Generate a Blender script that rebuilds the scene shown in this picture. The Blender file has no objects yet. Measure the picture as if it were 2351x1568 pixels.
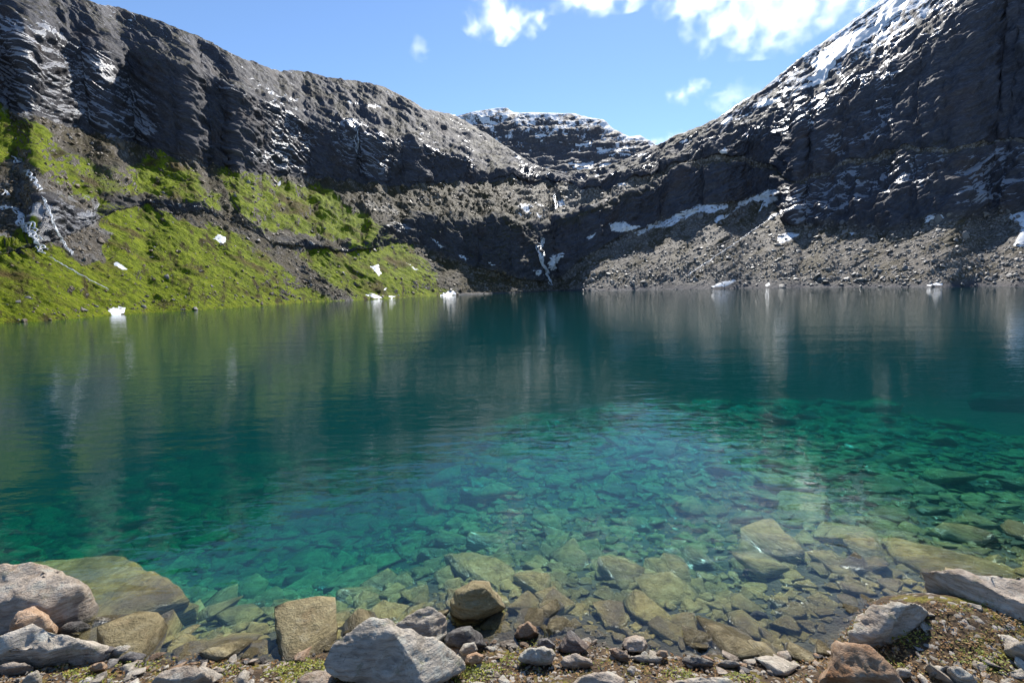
import bpy, bmesh, math, random
import numpy as np
from mathutils import Vector, Matrix
C = bpy.context.scene.collection
scene = bpy.context.scene
R = math.radians
rng = np.random.default_rng(7)
random.seed(7)

# ---------------------------------------------------------------- camera, sky, sun, exposure
CAM_H = 2.6
F, CX, CY = 1110.4, 1175.5, 784.0          # 17 mm lens; picture measured as 2351 x 1568
PITCH, ROLL = R(6.63), R(1.0)
fw = np.array([0, math.cos(PITCH), -math.sin(PITCH)])
up0 = np.array([0, math.sin(PITCH), math.cos(PITCH)])
rt0 = np.array([1.0, 0, 0])
RT = rt0 * math.cos(ROLL) - up0 * math.sin(ROLL)
UP = up0 * math.cos(ROLL) + rt0 * math.sin(ROLL)
cd = bpy.data.cameras.new('camera'); cam = bpy.data.objects.new('camera', cd); C.objects.link(cam)
cd.sensor_width = 36; cd.lens = 36 * F / 2351; cd.clip_start = 0.05; cd.clip_end = 30000
M3 = Matrix((RT, UP, -fw)).transposed()
cam.matrix_world = Matrix.Translation((0, 0, CAM_H)) @ M3.to_4x4()
scene.camera = cam

SUN_EL, SUN_AZ = R(42), R(15.5)              # azimuth measured from +Y towards +X
w = bpy.data.worlds.new('World'); scene.world = w; w.use_nodes = True
wt = w.node_tree; wt.nodes.clear()
sky = wt.nodes.new('ShaderNodeTexSky'); sky.sky_type = 'NISHITA'; sky.sun_disc = False
sky.sun_elevation = SUN_EL; sky.sun_rotation = SUN_AZ
sky.altitude = 800; sky.air_density = 1.0; sky.dust_density = 0.05; sky.ozone_density = 5.0
bg = wt.nodes.new('ShaderNodeBackground'); bg.inputs[1].default_value = 0.104
wo = wt.nodes.new('ShaderNodeOutputWorld')
wt.links.new(sky.outputs[0], bg.inputs[0]); wt.links.new(bg.outputs[0], wo.inputs[0])
sd = bpy.data.lights.new('sun', 'SUN'); sun = bpy.data.objects.new('sun', sd); C.objects.link(sun)
sd.energy = 4.0; sd.angle = R(0.53); sd.color = (1.0, 0.95, 0.87)
sdir = Vector((math.sin(SUN_AZ) * math.cos(SUN_EL), math.cos(SUN_AZ) * math.cos(SUN_EL), math.sin(SUN_EL)))
sun.rotation_euler = sdir.to_track_quat('Z', 'Y').to_euler()
scene.view_settings.view_transform = 'Standard'; scene.view_settings.look = 'None'
scene.view_settings.exposure = 0.82; scene.view_settings.gamma = 1
cy = scene.cycles
cy.use_denoising = True; cy.max_bounces = 8; cy.transparent_max_bounces = 16
cy.volume_bounces = 1; cy.caustics_reflective = False; cy.caustics_refractive = False
cy.sample_clamp_indirect = 4; cy.volume_step_rate = 1.0; cy.volume_max_steps = 128

# ---------------------------------------------------------------- helpers
def ray(x, y):
    a = (np.asarray(x, float) - CX) / F; b = (CY - np.asarray(y, float)) / F
    d = a[..., None] * RT + b[..., None] * UP + fw
    return d
def azel(x, y):
    d = ray(x, y); hz = np.hypot(d[..., 0], d[..., 1])
    return np.arctan2(d[..., 0], d[..., 1]), d[..., 2] / hz
def project(P):
    d = P - np.array([0, 0, CAM_H]); z = d @ fw
    z = np.where(z < 1e-3, 1e-3, z)
    return CX + F * (d @ RT) / z, CY - F * (d @ UP) / z
CROP = {1: (0, 0, .5293), 2: (820, 0, .5293), 3: (1650, 0, .5293), 4: (0, 820, .532), 5: (820, 820, .532), 6: (1650, 820, .532)}
def cr(k, pts):
    ox, oy, f = CROP[k]
    return [((ox + x * f) * .948, (oy + y * f) * .948) for x, y in pts]

_p = np.random.default_rng(11).permutation(256).astype(np.int32); PERM = np.concatenate([_p, _p, _p])
_g = np.random.default_rng(12).normal(size=(256, 3)); GRAD = (_g / np.linalg.norm(_g, axis=1)[:, None]).astype(np.float32)
def perlin(x, y, z):
    x = np.asarray(x, np.float32); y = np.asarray(y, np.float32); z = np.asarray(z, np.float32)
    xi = np.floor(x); yi = np.floor(y); zi = np.floor(z)
    fx = x - xi; fy = y - yi; fz = z - zi
    xi = xi.astype(np.int32) & 255; yi = yi.astype(np.int32) & 255; zi = zi.astype(np.int32) & 255
    u = fx * fx * fx * (fx * (fx * 6 - 15) + 10); v = fy * fy * fy * (fy * (fy * 6 - 15) + 10); ww = fz * fz * fz * (fz * (fz * 6 - 15) + 10)
    def g(i, j, k):
        h = PERM[PERM[PERM[xi + i] + yi + j] + zi + k]
        G = GRAD[h]
        return G[..., 0] * (fx - i) + G[..., 1] * (fy - j) + G[..., 2] * (fz - k)
    x00 = g(0,0,0) * (1-u) + g(1,0,0) * u; x10 = g(0,1,0) * (1-u) + g(1,1,0) * u
    x01 = g(0,0,1) * (1-u) + g(1,0,1) * u; x11 = g(0,1,1) * (1-u) + g(1,1,1) * u
    y0 = x00 * (1-v) + x10 * v; y1 = x01 * (1-v) + x11 * v
    return (y0 * (1-ww) + y1 * ww) * 1.6
def fbm(x, y, z, oct=4, gain=.5, ridged=False):
    s = 0; a = 1; t = 0
    for o in range(oct):
        n = perlin(x + 17.3 * o, y - 9.1 * o, z + 5.7 * o)
        if ridged: n = 1 - 2 * np.abs(n)
        s = s + a * n; t += a; a *= gain; x = x * 2.03; y = y * 2.03; z = z * 2.03
    return s / t
def sstep(a, b, x):
    t = np.clip((x - a) / (b - a), 0, 1); return t * t * (3 - 2 * t)
def inpoly(px, py, poly):
    ins = np.zeros(px.shape, bool); n = len(poly)
    for i in range(n):
        x1, y1 = poly[i]; x2, y2 = poly[(i + 1) % n]
        if y1 == y2: continue
        c = ((y1 > py) != (y2 > py)) & (px < (x2 - x1) * (py - y1) / (y2 - y1) + x1)
        ins ^= c
    return ins
def polydist(px, py, poly, closed=True):
    d = np.full(px.shape, 1e9); n = len(poly)
    for i in range(n if closed else n - 1):
        x1, y1 = poly[i]; x2, y2 = poly[(i + 1) % n]
        dx, dy = x2 - x1, y2 - y1; L = dx * dx + dy * dy + 1e-9
        t = np.clip(((px - x1) * dx + (py - y1) * dy) / L, 0, 1)
        d = np.minimum(d, np.hypot(px - x1 - t * dx, py - y1 - t * dy))
    return d
def softpoly(px, py, poly, soft):
    d = polydist(px, py, poly); d = np.where(inpoly(px, py, poly), d, -d)
    return sstep(-soft, soft, d)

def mesh_np(name, V, Fq, mat=None, parent=None, smooth=True):
    me = bpy.data.meshes.new(name); V = np.asarray(V, np.float32); Fq = np.asarray(Fq, np.int32)
    k = Fq.shape[1]
    me.vertices.add(len(V)); me.vertices.foreach_set('co', V.ravel())
    me.loops.add(Fq.size); me.loops.foreach_set('vertex_index', Fq.ravel())
    me.polygons.add(len(Fq)); me.polygons.foreach_set('loop_start', np.arange(0, Fq.size, k, dtype=np.int32))
    me.polygons.foreach_set('loop_total', np.full(len(Fq), k, np.int32))
    me.polygons.foreach_set('use_smooth', np.full(len(Fq), smooth))
    me.update(calc_edges=True)
    if mat: me.materials.append(mat)
    o = bpy.data.objects.new(name, me); C.objects.link(o)
    if parent: o.parent = parent
    return o
def grid_faces(nr, nc):
    i = np.arange(nr - 1)[:, None] * nc + np.arange(nc - 1)[None, :]
    i = i.ravel(); return np.stack([i, i + 1, i + nc + 1, i + nc], 1)
def attr(o, name, data, typ):
    a = o.data.attributes.new(name, typ, 'POINT')
    a.data.foreach_set('color' if typ == 'FLOAT_COLOR' else 'vector' if typ == 'FLOAT_VECTOR' else 'value', np.asarray(data, np.float32).ravel())
def tag(o, label=None, cat=None, group=None, kind=None):
    if label: o['label'] = label
    if cat: o['category'] = cat
    if group: o['group'] = group
    if kind: o['kind'] = kind
    return o

# ---- node helper
class NT:
    def __init__(s, name):
        s.m = bpy.data.materials.new(name); s.m.use_nodes = True; s.t = s.m.node_tree; s.t.nodes.clear()
        s.out = s.n('ShaderNodeOutputMaterial')
    def n(s, typ, **kw):
        nd = s.t.nodes.new(typ)
        for k, v in kw.items(): setattr(nd, k, v)
        return nd
    def l(s, a, b): s.t.links.new(a, b)
    def set(s, inp, v):
        if hasattr(v, 'is_output') or isinstance(v, bpy.types.NodeSocket): s.l(v, inp)
        else: inp.default_value = v
    def noise(s, vec, scale, detail=6, rough=.55, dist=0, out='Fac'):
        nd = s.n('ShaderNodeTexNoise'); s.set(nd.inputs['Vector'], vec)
        nd.inputs['Scale'].default_value = scale; nd.inputs['Detail'].default_value = detail
        nd.inputs['Roughness'].default_value = rough; nd.inputs['Distortion'].default_value = dist
        return nd.outputs[out]
    def vor(s, vec, scale, feature='F1', out='Distance', rand=1):
        nd = s.n('ShaderNodeTexVoronoi', feature=feature); s.set(nd.inputs['Vector'], vec)
        nd.inputs['Scale'].default_value = scale; nd.inputs['Randomness'].default_value = rand
        return nd.outputs[out]
    def ramp(s, fac, stops, interp='LINEAR'):
        nd = s.n('ShaderNodeValToRGB'); nd.color_ramp.interpolation = interp; e = nd.color_ramp.elements
        while len(e) < len(stops): e.new(.5)
        for i, (p, c) in enumerate(stops):
            e[i].position = p; e[i].color = (c if hasattr(c, '__len__') else (c, c, c)) + ((1,) if not hasattr(c, '__len__') or len(c) == 3 else ())
        s.set(nd.inputs[0], fac); return nd.outputs[0]
    def mix(s, fac, a, b, mode='MIX'):
        nd = s.n('ShaderNodeMix', data_type='RGBA', blend_type=mode); s.set(nd.inputs[0], fac)
        for i, v in ((6, a), (7, b)):
            if isinstance(v, (tuple, list)): v = tuple(v) + (1,) if len(v) == 3 else v
            s.set(nd.inputs[i], v)
        return nd.outputs[2]
    def math(s, op, a, b=None, c=None, clamp=False):
        nd = s.n('ShaderNodeMath', operation=op, use_clamp=clamp); s.set(nd.inputs[0], a)
        if b is not None: s.set(nd.inputs[1], b)
        if c is not None: s.set(nd.inputs[2], c)
        return nd.outputs[0]
    def mrange(s, v, a, b, c=0, d=1, smooth=True):
        nd = s.n('ShaderNodeMapRange', interpolation_type='SMOOTHSTEP' if smooth else 'LINEAR'); s.set(nd.inputs[0], v)
        for i, x in enumerate((a, b, c, d)): s.set(nd.inputs[1 + i], x)
        return nd.outputs[0]
    def mapping(s, vec, scale=(1, 1, 1), rot=(0, 0, 0), loc=(0, 0, 0)):
        nd = s.n('ShaderNodeMapping'); s.set(nd.inputs[0], vec); nd.inputs[1].default_value = loc
        nd.inputs[2].default_value = rot; nd.inputs[3].default_value = scale; return nd.outputs[0]
    def bump(s, h, strength, dist, normal=None):
        nd = s.n('ShaderNodeBump'); nd.inputs['Strength'].default_value = strength; nd.inputs['Distance'].default_value = dist
        s.set(nd.inputs['Height'], h)
        if normal: s.l(normal, nd.inputs['Normal'])
        return nd.outputs[0]
    def attr(s, name): return s.n('ShaderNodeAttribute', attribute_name=name)
    def pbsdf(s, color, rough, normal=None, spec=.5):
        nd = s.n('ShaderNodeBsdfPrincipled'); s.set(nd.inputs['Base Color'], color if not isinstance(color, tuple) else color + (1,))
        s.set(nd.inputs['Roughness'], rough); s.set(nd.inputs['Specular IOR Level'], spec)
        if normal: s.l(normal, nd.inputs['Normal'])
        s.l(nd.outputs[0], s.out.inputs[0]); return nd

# ================================================================ THE MOUNTAINS
# measured outlines (bottom to top): shore, foot and top of the lower cliff, foot and top of the upper cliff, skyline
SHORE = [(-700,805),(-300,765),(0,742),(150,733),(255,724),(330,718),(450,712),(560,705),(700,695),(800,690),(900,685),(1000,680),(1100,675),(1180,672),(1260,668),(1300,668),(1450,667),(1600,664),(1800,661),(2000,660),(2351,658),(2700,650),(3200,640)]
B1 = [(-700,640),(0,590),(120,560),(250,490),(330,478),(450,495),(540,512),(620,562),(760,582),(840,580),(900,560),(960,565),(1050,608),(1120,630),(1180,645),(1235,650),(1290,640),(1340,600),(1400,560),(1480,530),(1600,490),(1700,470),(1785,462),(1825,530),(1900,528),(2050,535),(2150,515),(2351,495),(3200,470)]
T1 = [(-700,560),(0,480),(100,460),(200,440),(330,450),(450,470),(540,485),(620,535),(760,552),(840,545),(900,500),(948,485),(1018,517),(1158,507),(1235,522),(1300,505),(1354,480),(1430,460),(1500,430),(1564,400),(1700,385),(1790,400),(1825,432),(1940,391),(2055,361),(2145,361),(2351,340),(3200,330)]
B2 = [(-700,150),(-200,200),(0,240),(150,285),(300,330),(450,378),(600,402),(720,412),(800,420),(900,430),(1000,428),(1080,420),(1160,415),(1240,420),(1300,430),(1354,440),(1430,425),(1500,405),(1564,385),(1700,365),(1790,385),(1825,420),(1940,380),(2055,350),(2145,350),(2351,325),(3200,300)]
T2 = [(-700,-60),(-200,20),(0,75),(200,95),(330,130),(450,165),(600,235),(700,285),(800,300),(880,325),(960,345),(1040,365),(1100,400),(1160,408),(1240,412),(1300,420),(1354,425),(1430,405),(1500,385),(1564,365),(1690,335),(1800,280),(1850,270),(1914,245),(1940,205),(2015,185),(2090,130),(2190,50),(2270,0),(2351,-60),(2600,-250),(3200,-400)]
SK = [(-700,-380),(-200,-140),(0,-60),(120,-22),(200,0),(281,20),(376,55),(441,80),(482,100),(552,135),(622,160),(712,168),(787,183),(812,182),(848,193),(878,201),(923,221),(978,251),(1008,255),(1048,268),(1080,285),(1120,312),(1180,350),(1240,385),(1300,398),(1360,390),(1430,370),(1500,340),(1560,310),(1650,270),(1740,212),(1800,165),(1880,102),(1960,47),(2020,2),(2100,-55),(2351,-240),(2600,-400),(3200,-560)]
def curve(pts, az, sm=0.004, jit=0, seed=0):
    p = np.array(pts, float); x = np.arange(p[0, 0], p[-1, 0], 4.0); y = np.interp(x, p[:, 0], p[:, 1])
    if jit: y = y + jit * fbm(x / 130 + seed, x * 0 + seed * 3.1, x * 0, 3, .4)
    a, e = azel(x, y); o = np.argsort(a); e = np.interp(az, a[o], e[o])
    k = max(1, int(sm / (az[1] - az[0]))); ker = np.hanning(2 * k + 3); ker /= ker.sum()
    return np.convolve(np.pad(e, len(ker) // 2, mode='edge'), ker, 'valid')
NC = 2100
az = np.linspace(R(-60), R(60), NC); deg = np.degrees(az)
eS = curve(SHORE, az, .008, 1.5, 1); eB1 = curve(B1, az, .012, 8, 2); eT1 = curve(T1, az, .012, 8, 3)
eB2 = curve(B2, az, .012, 8, 4); eT2 = curve(T2, az, .012, 10, 5); eK = curve(SK, az, .002, 3, 6)
brk = sstep(-.12, .25, fbm(az * 13 + 4, az * 0, az * 0 + 9, 2, .4)); eT1 = np.where(az < -.16, eB1 + (eT1 - eB1) * (brk + (1 - brk) * (.06 + .94 * sstep(-.30, -.16, az))), eT1)
eT1 = np.maximum(eT1, eB1 + .004); eB2 = np.maximum(eB2, eT1 + .004); eT2 = np.maximum(eT2, eB2 + .004); eK = np.maximum(eK, eT2 + .006)
def prof(vals): return np.interp(deg, [v[0] for v in vals], [v[1] for v in vals])
rS = -CAM_H / np.minimum(eS, -.008)
s01 = prof([(-60,.46),(-45,.46),(-25,.46),(-5,.42),(5,.42),(20,.42),(60,.44)])
s12 = prof([(-60,1.2),(-25,1.1),(-12,1.3),(0,1.7),(8,1.7),(20,1.2),(35,1.05),(60,1.1)])
s23 = prof([(-60,.52),(-25,.5),(-10,.58),(3,.44),(12,.5),(30,.8),(60,.9)])
s34 = prof([(-60,1.7),(-25,1.8),(-8,1.6),(0,.8),(12,.9),(25,1.15),(35,1.08),(60,1.2)])
s45 = prof([(-60,.74),(-25,.66),(-8,.56),(3,.4),(12,.5),(30,.75),(60,.9)])
def nxt(r, z, e, s):
    s = np.maximum(s, e + .12); rn = (z - s * r - CAM_H) / (e - s); rn = np.maximum(rn, r + .2)
    return rn, CAM_H + rn * e
zS = np.zeros(NC); rB1, zB1 = nxt(rS, zS, eB1, s01); rT1, zT1 = nxt(rB1, zB1, eT1, s12)
rB2, zB2 = nxt(rT1, zT1, eB2, s23); rT2, zT2 = nxt(rB2, zB2, eT2, s34); rK, zK = nxt(rT2, zT2, eK, s45)
segs = [(rS - 14, zS * 0 - 5.5, 8), (rS, zS, 130), (rB1, zB1, 85), (rT1, zT1, 70), (rB2, zB2, 130), (rT2, zT2, 95), (rK, zK, 14), (rK * 1.12, zK - rK * .05, 6), (rK * 1.5, zK * .4, 0)]
rr, zz, tt = [], [], []
for i in range(len(segs) - 1):
    (r0, z0, n), (r1, z1, _) = segs[i], segs[i + 1]
    for k in range(n):
        f = k / n; rr.append(r0 + (r1 - r0) * f); zz.append(z0 + (z1 - z0) * f); tt.append(i + f)
rr.append(segs[-1][0]); zz.append(segs[-1][1]); tt.append(len(segs) - 1)
Rr = np.array(rr); Zz = np.array(zz); T = np.array(tt)[:, None] + np.zeros((1, NC)); NR = len(rr)
for it in range(5):                                   # soften the breaks of slope
    for A in (Rr, Zz): A[9:-1] = .25 * A[8:-2] + .5 * A[9:-1] + .25 * A[10:]
A2 = az[None, :] + np.zeros((NR, 1))
def pos(): return np.stack([Rr * np.sin(A2), Rr * np.cos(A2), Zz], -1)
def normals(P):
    du = np.gradient(P, axis=1); dv = np.gradient(P, axis=0); n = np.cross(du, dv)
    n /= np.linalg.norm(n, axis=-1, keepdims=True) + 1e-9
    return n
P = pos(); N = normals(P)
E = (Zz) / Rr; LR = np.log(Rr); SV = E - np.where(A2 < 0, .70, .58) * (np.sqrt(A2 ** 2 + .02) - .1414)          # strata coordinate
cliff = np.clip(sstep(1.8, 2.15, T) * (1 - sstep(2.85, 3.15, T)) + sstep(3.75, 4.15, T) * (1 - .45 * sstep(4.8, 5.3, T)) + .4 * sstep(2.85, 3.1, T) * (1 - sstep(3.7, 4, T)) * (A2 > -.16), 0, 1)
above = sstep(1.0, 1.12, T)
big = fbm(A2 * 14, E * 20, LR * 8, 4, .5)
crag = fbm(A2 * 38 + 4 * SV, SV * 52, LR * 16, 6, .58, True)
ledge = fbm(SV * 95, A2 * 5, LR * 6, 5, .62)
gully = fbm(A2 * 34 + 6 * SV, SV * 24 + 3, LR * 6, 4, .55, True)
fine = fbm(SV * 330 + 7, A2 * 60, LR * 40, 3, .6)
lsh = np.tanh(ledge * 3.2) * sstep(-.35, .35, fbm(A2 * 18 + 21, SV * 26, LR * 6, 3, .5))
amp = Rr * above
fade = 1 - .5 * sstep(5.85, 6, T) * (1 - sstep(6, 6.2, T))
outc = sstep(.05, .35, fbm(A2 * 22 + 5, SV * 40 + 2, LR * 6, 4, .55))          # outcrops on the slopes
mid = fbm(A2 * 34 + 2, SV * 46 + 8, LR * 14, 4, .55)
but = fbm(A2 * 26 + 3 * SV + 11, SV * 9, LR * 5, 3, .5, True)
benches = (sstep(4.7, 5.0, T) * (1 - .6 * sstep(5.7, 6, T)) * (1 - .7 * sstep(.2, .3, A2)) + .8 * sstep(2.9, 3.1, T) * (1 - sstep(3.7, 3.95, T)) * sstep(-.2, -.1, A2))
hum = fbm(A2 * 60 + 9, SV * 130 + 4, LR * 22, 4, .55); hum = hum * (T < 4) * (A2 < .0)
disp = amp * (.0028 * hum + (.014 * big + .006 * mid * np.where((T < 4) & (A2 < -.1), 1.5, 1)) * (1 - sstep(5.2, 6, T) * .8) * np.where(T < 2, .55, 1) + cliff * .011 * np.where(A2 < -.1, .45, 1) * but * (1 - sstep(5, 5.8, T)) + benches * .0055 * np.tanh(4 * fbm(SV * 36 + 3, A2 * 7, LR * 5, 4, .5)) + cliff * (.0085 * crag + .0040 * lsh + .0036 * gully) + (1 - cliff) * (.0016 * crag + .0062 * outc * lsh + .0022 * ledge) + .0011 * fine) * fade
P = P + N * disp[..., None]
for it in range(1):
    P[:, 1:-1] = .12 * P[:, :-2] + .76 * P[:, 1:-1] + .12 * P[:, 2:]
N = normals(P)
PX, PY = project(P.reshape(-1, 3)); PX = PX.reshape(NR, NC); PY = PY.reshape(NR, NC)

# --- what grows and lies where (per vertex): grass, scree, wet slab with its painted glints, olive turf
wob = fbm(A2 * 30, SV * 30, LR * 10, 4, .6)
wx = PX + 45 * wob; wy = PY + 30 * fbm(A2 * 32 + 9, SV * 34, LR * 9, 4, .6)
GP = cr(1, [(-300,430),(0,470),(60,500),(180,570),(300,690),(450,760),(620,760),(720,690),(800,730),(900,770),(1050,780),(1200,800),(1350,830),(1568,880)]) + cr(2, [(60,950),(220,1050),(320,1110),(420,1240),(520,1350)]) + [(1000,700),(-300,800)]
grass = softpoly(wx, wy, GP, 28)
rockreg = softpoly(wx, wy, cr(1, [(-200,880),(60,720),(190,790),(330,900),(450,910),(490,1180),(400,1220),(230,1130),(150,950),(60,1080),(-200,1060)]), 14)
band1 = softpoly(wx, wy, cr(1, [(480,900),(640,880),(840,910),(920,960),(1080,970),(1090,1030),(980,1040),(840,1010),(760,960),(500,930)]), 10)
band2 = softpoly(wx, wy, cr(1, [(1190,1060),(1300,1050),(1450,1090),(1600,1110),(1600,1150),(1480,1150),(1280,1140),(1200,1100)]), 9)
chute = softpoly(wx, wy, cr(1, [(800,690),(900,720),(1000,820),(1090,940),(1150,1020),(1280,1100),(1420,1220),(1600,1330),(1600,1400),(1420,1330),(1250,1200),(1100,1090),(1010,1040),(990,920),(900,800)]), 18)
chute2 = softpoly(wx, wy, cr(1, [(330,760),(560,760),(600,800),(560,900),(450,900),(380,850)]), 18)
patchy = fbm(A2 * 46 + 3, SV * 120 + 1, LR * 12, 5, .62)
grass = grass * (1 - .95 * rockreg) * (1 - .95 * band1) * (1 - .95 * band2) * (1 - .75 * chute) * (1 - .45 * chute2)
slope = N[..., 2]
grass = grass * sstep(-.72, -.3, patchy + .5 * (slope - .75)) * sstep(.38, .58, slope)
grass = np.clip(grass, 0, 1) * (T < 4.2)
upper = ((T > 4.85) | ((T > 2.9) & (T < 4.0))) & (A2 > -2)
olive = upper * sstep(-.22, .12, fbm(A2 * 20 + 31, SV * 60, LR * 5, 5, .6)) * sstep(.6, .8, slope)
olive = np.maximum(olive, .9 * softpoly(wx, wy, cr(2, [(740,970),(900,1030),(910,1055),(760,1040)]), 8))
olive = np.maximum(olive, .9 * softpoly(wx, wy, cr(2, [(1000,1020),(1130,960),(1300,900),(1420,830),(1430,850),(1300,930),(1150,980),(1010,1040)]), 8))
olive = np.maximum(olive, .8 * softpoly(wx, wy, cr(3, [(760,810),(900,770),(1100,680),(1250,635),(1200,670),(1000,740),(800,830)]), 9) * sstep(-.1, .2, patchy))
olive = np.maximum(olive, .75 * (1 - sstep(1.95, 2.1, T)) * above * sstep(-.1, .3, fbm(A2 * 24 + 1, SV * 40, LR * 9, 4, .6)) * sstep(-.12, .02, A2))
olive = np.maximum(olive, above * (T < 3.97) * (1 - sstep(.02, .12, A2)) * (.35 + .65 * sstep(-.35, .1, fbm(A2 * 30 + 8, SV * 60, LR * 9, 4, .6))) * sstep(.4, .6, slope) * (1 - .7 * rockreg))
scree = np.clip((1 - sstep(1.9, 2.12, T)) * above, 0, 1) * (1 - grass)
scree = np.maximum(scree, np.maximum(chute, chute2) * .9)
scree = np.maximum(scree, ((T > 3.05) & (T < 3.95)) * .95 * (1 - grass))
def bl1(Q, k):
    for ax in (0, 1):
        c = np.cumsum(np.pad(Q, [(k + 1, k) if a == ax else (0, 0) for a in (0, 1)], mode='edge'), axis=ax)
        Q = (np.take(c, range(2 * k + 1, c.shape[ax]), ax) - np.take(c, range(0, c.shape[ax] - 2 * k - 1), ax)) / (2 * k + 1)
    return Q
tops = slope - bl1(slope, 9)
glintn = fbm(SV * 60 + 13, A2 * 26, LR * 8, 5, .62)
wet = sstep(-.02, .30, glintn + 1.0 * tops)
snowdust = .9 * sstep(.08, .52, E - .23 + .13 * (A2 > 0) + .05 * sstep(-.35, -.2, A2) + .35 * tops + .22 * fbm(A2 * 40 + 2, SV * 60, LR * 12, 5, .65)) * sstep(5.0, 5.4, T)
glintreg = np.maximum(softpoly(wx, wy, cr(1, [(-200,60),(200,80),(480,250),(640,420),(690,610),(560,640),(400,560),(180,520),(-200,440)]), 25), rockreg)
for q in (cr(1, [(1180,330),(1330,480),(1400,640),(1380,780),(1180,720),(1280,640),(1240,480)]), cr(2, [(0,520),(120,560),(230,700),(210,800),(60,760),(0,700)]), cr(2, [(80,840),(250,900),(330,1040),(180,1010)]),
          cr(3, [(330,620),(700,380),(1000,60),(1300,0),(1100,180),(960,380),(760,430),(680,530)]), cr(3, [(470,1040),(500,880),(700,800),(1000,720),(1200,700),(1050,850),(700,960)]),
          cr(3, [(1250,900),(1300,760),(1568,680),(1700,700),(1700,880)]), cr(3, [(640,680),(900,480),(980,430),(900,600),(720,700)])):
    glintreg = np.maximum(glintreg, softpoly(wx, wy, q, 22))
flk = .65 * sstep(.13, .30, tops + .30 * fbm(A2 * 22 + 3, SV * 50, LR * 9, 3, .6) + .10 * fbm(A2 * 90, SV * 140, LR * 30, 3, .6)) * sstep(4.75, 5.0, T) * sstep(-.60, -.40, A2 + .1 * glintn)
wet = np.clip(.9 * flk + wet * (.10 + 1.0 * glintreg) + (.26 + .45 * glintreg) * sstep(.05, .25, tops + .25 * glintn) * (T > 2) + .8 * sstep(.12, .4, patchy) * np.maximum(band1, band2), 0, 1)  # damp glossy rock, and where pale glints are painted on ledges and slabs
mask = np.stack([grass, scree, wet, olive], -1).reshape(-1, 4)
q3 = np.stack([A2 * 100, SV * 100, LR * 100], -1).reshape(-1, 3)

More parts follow.
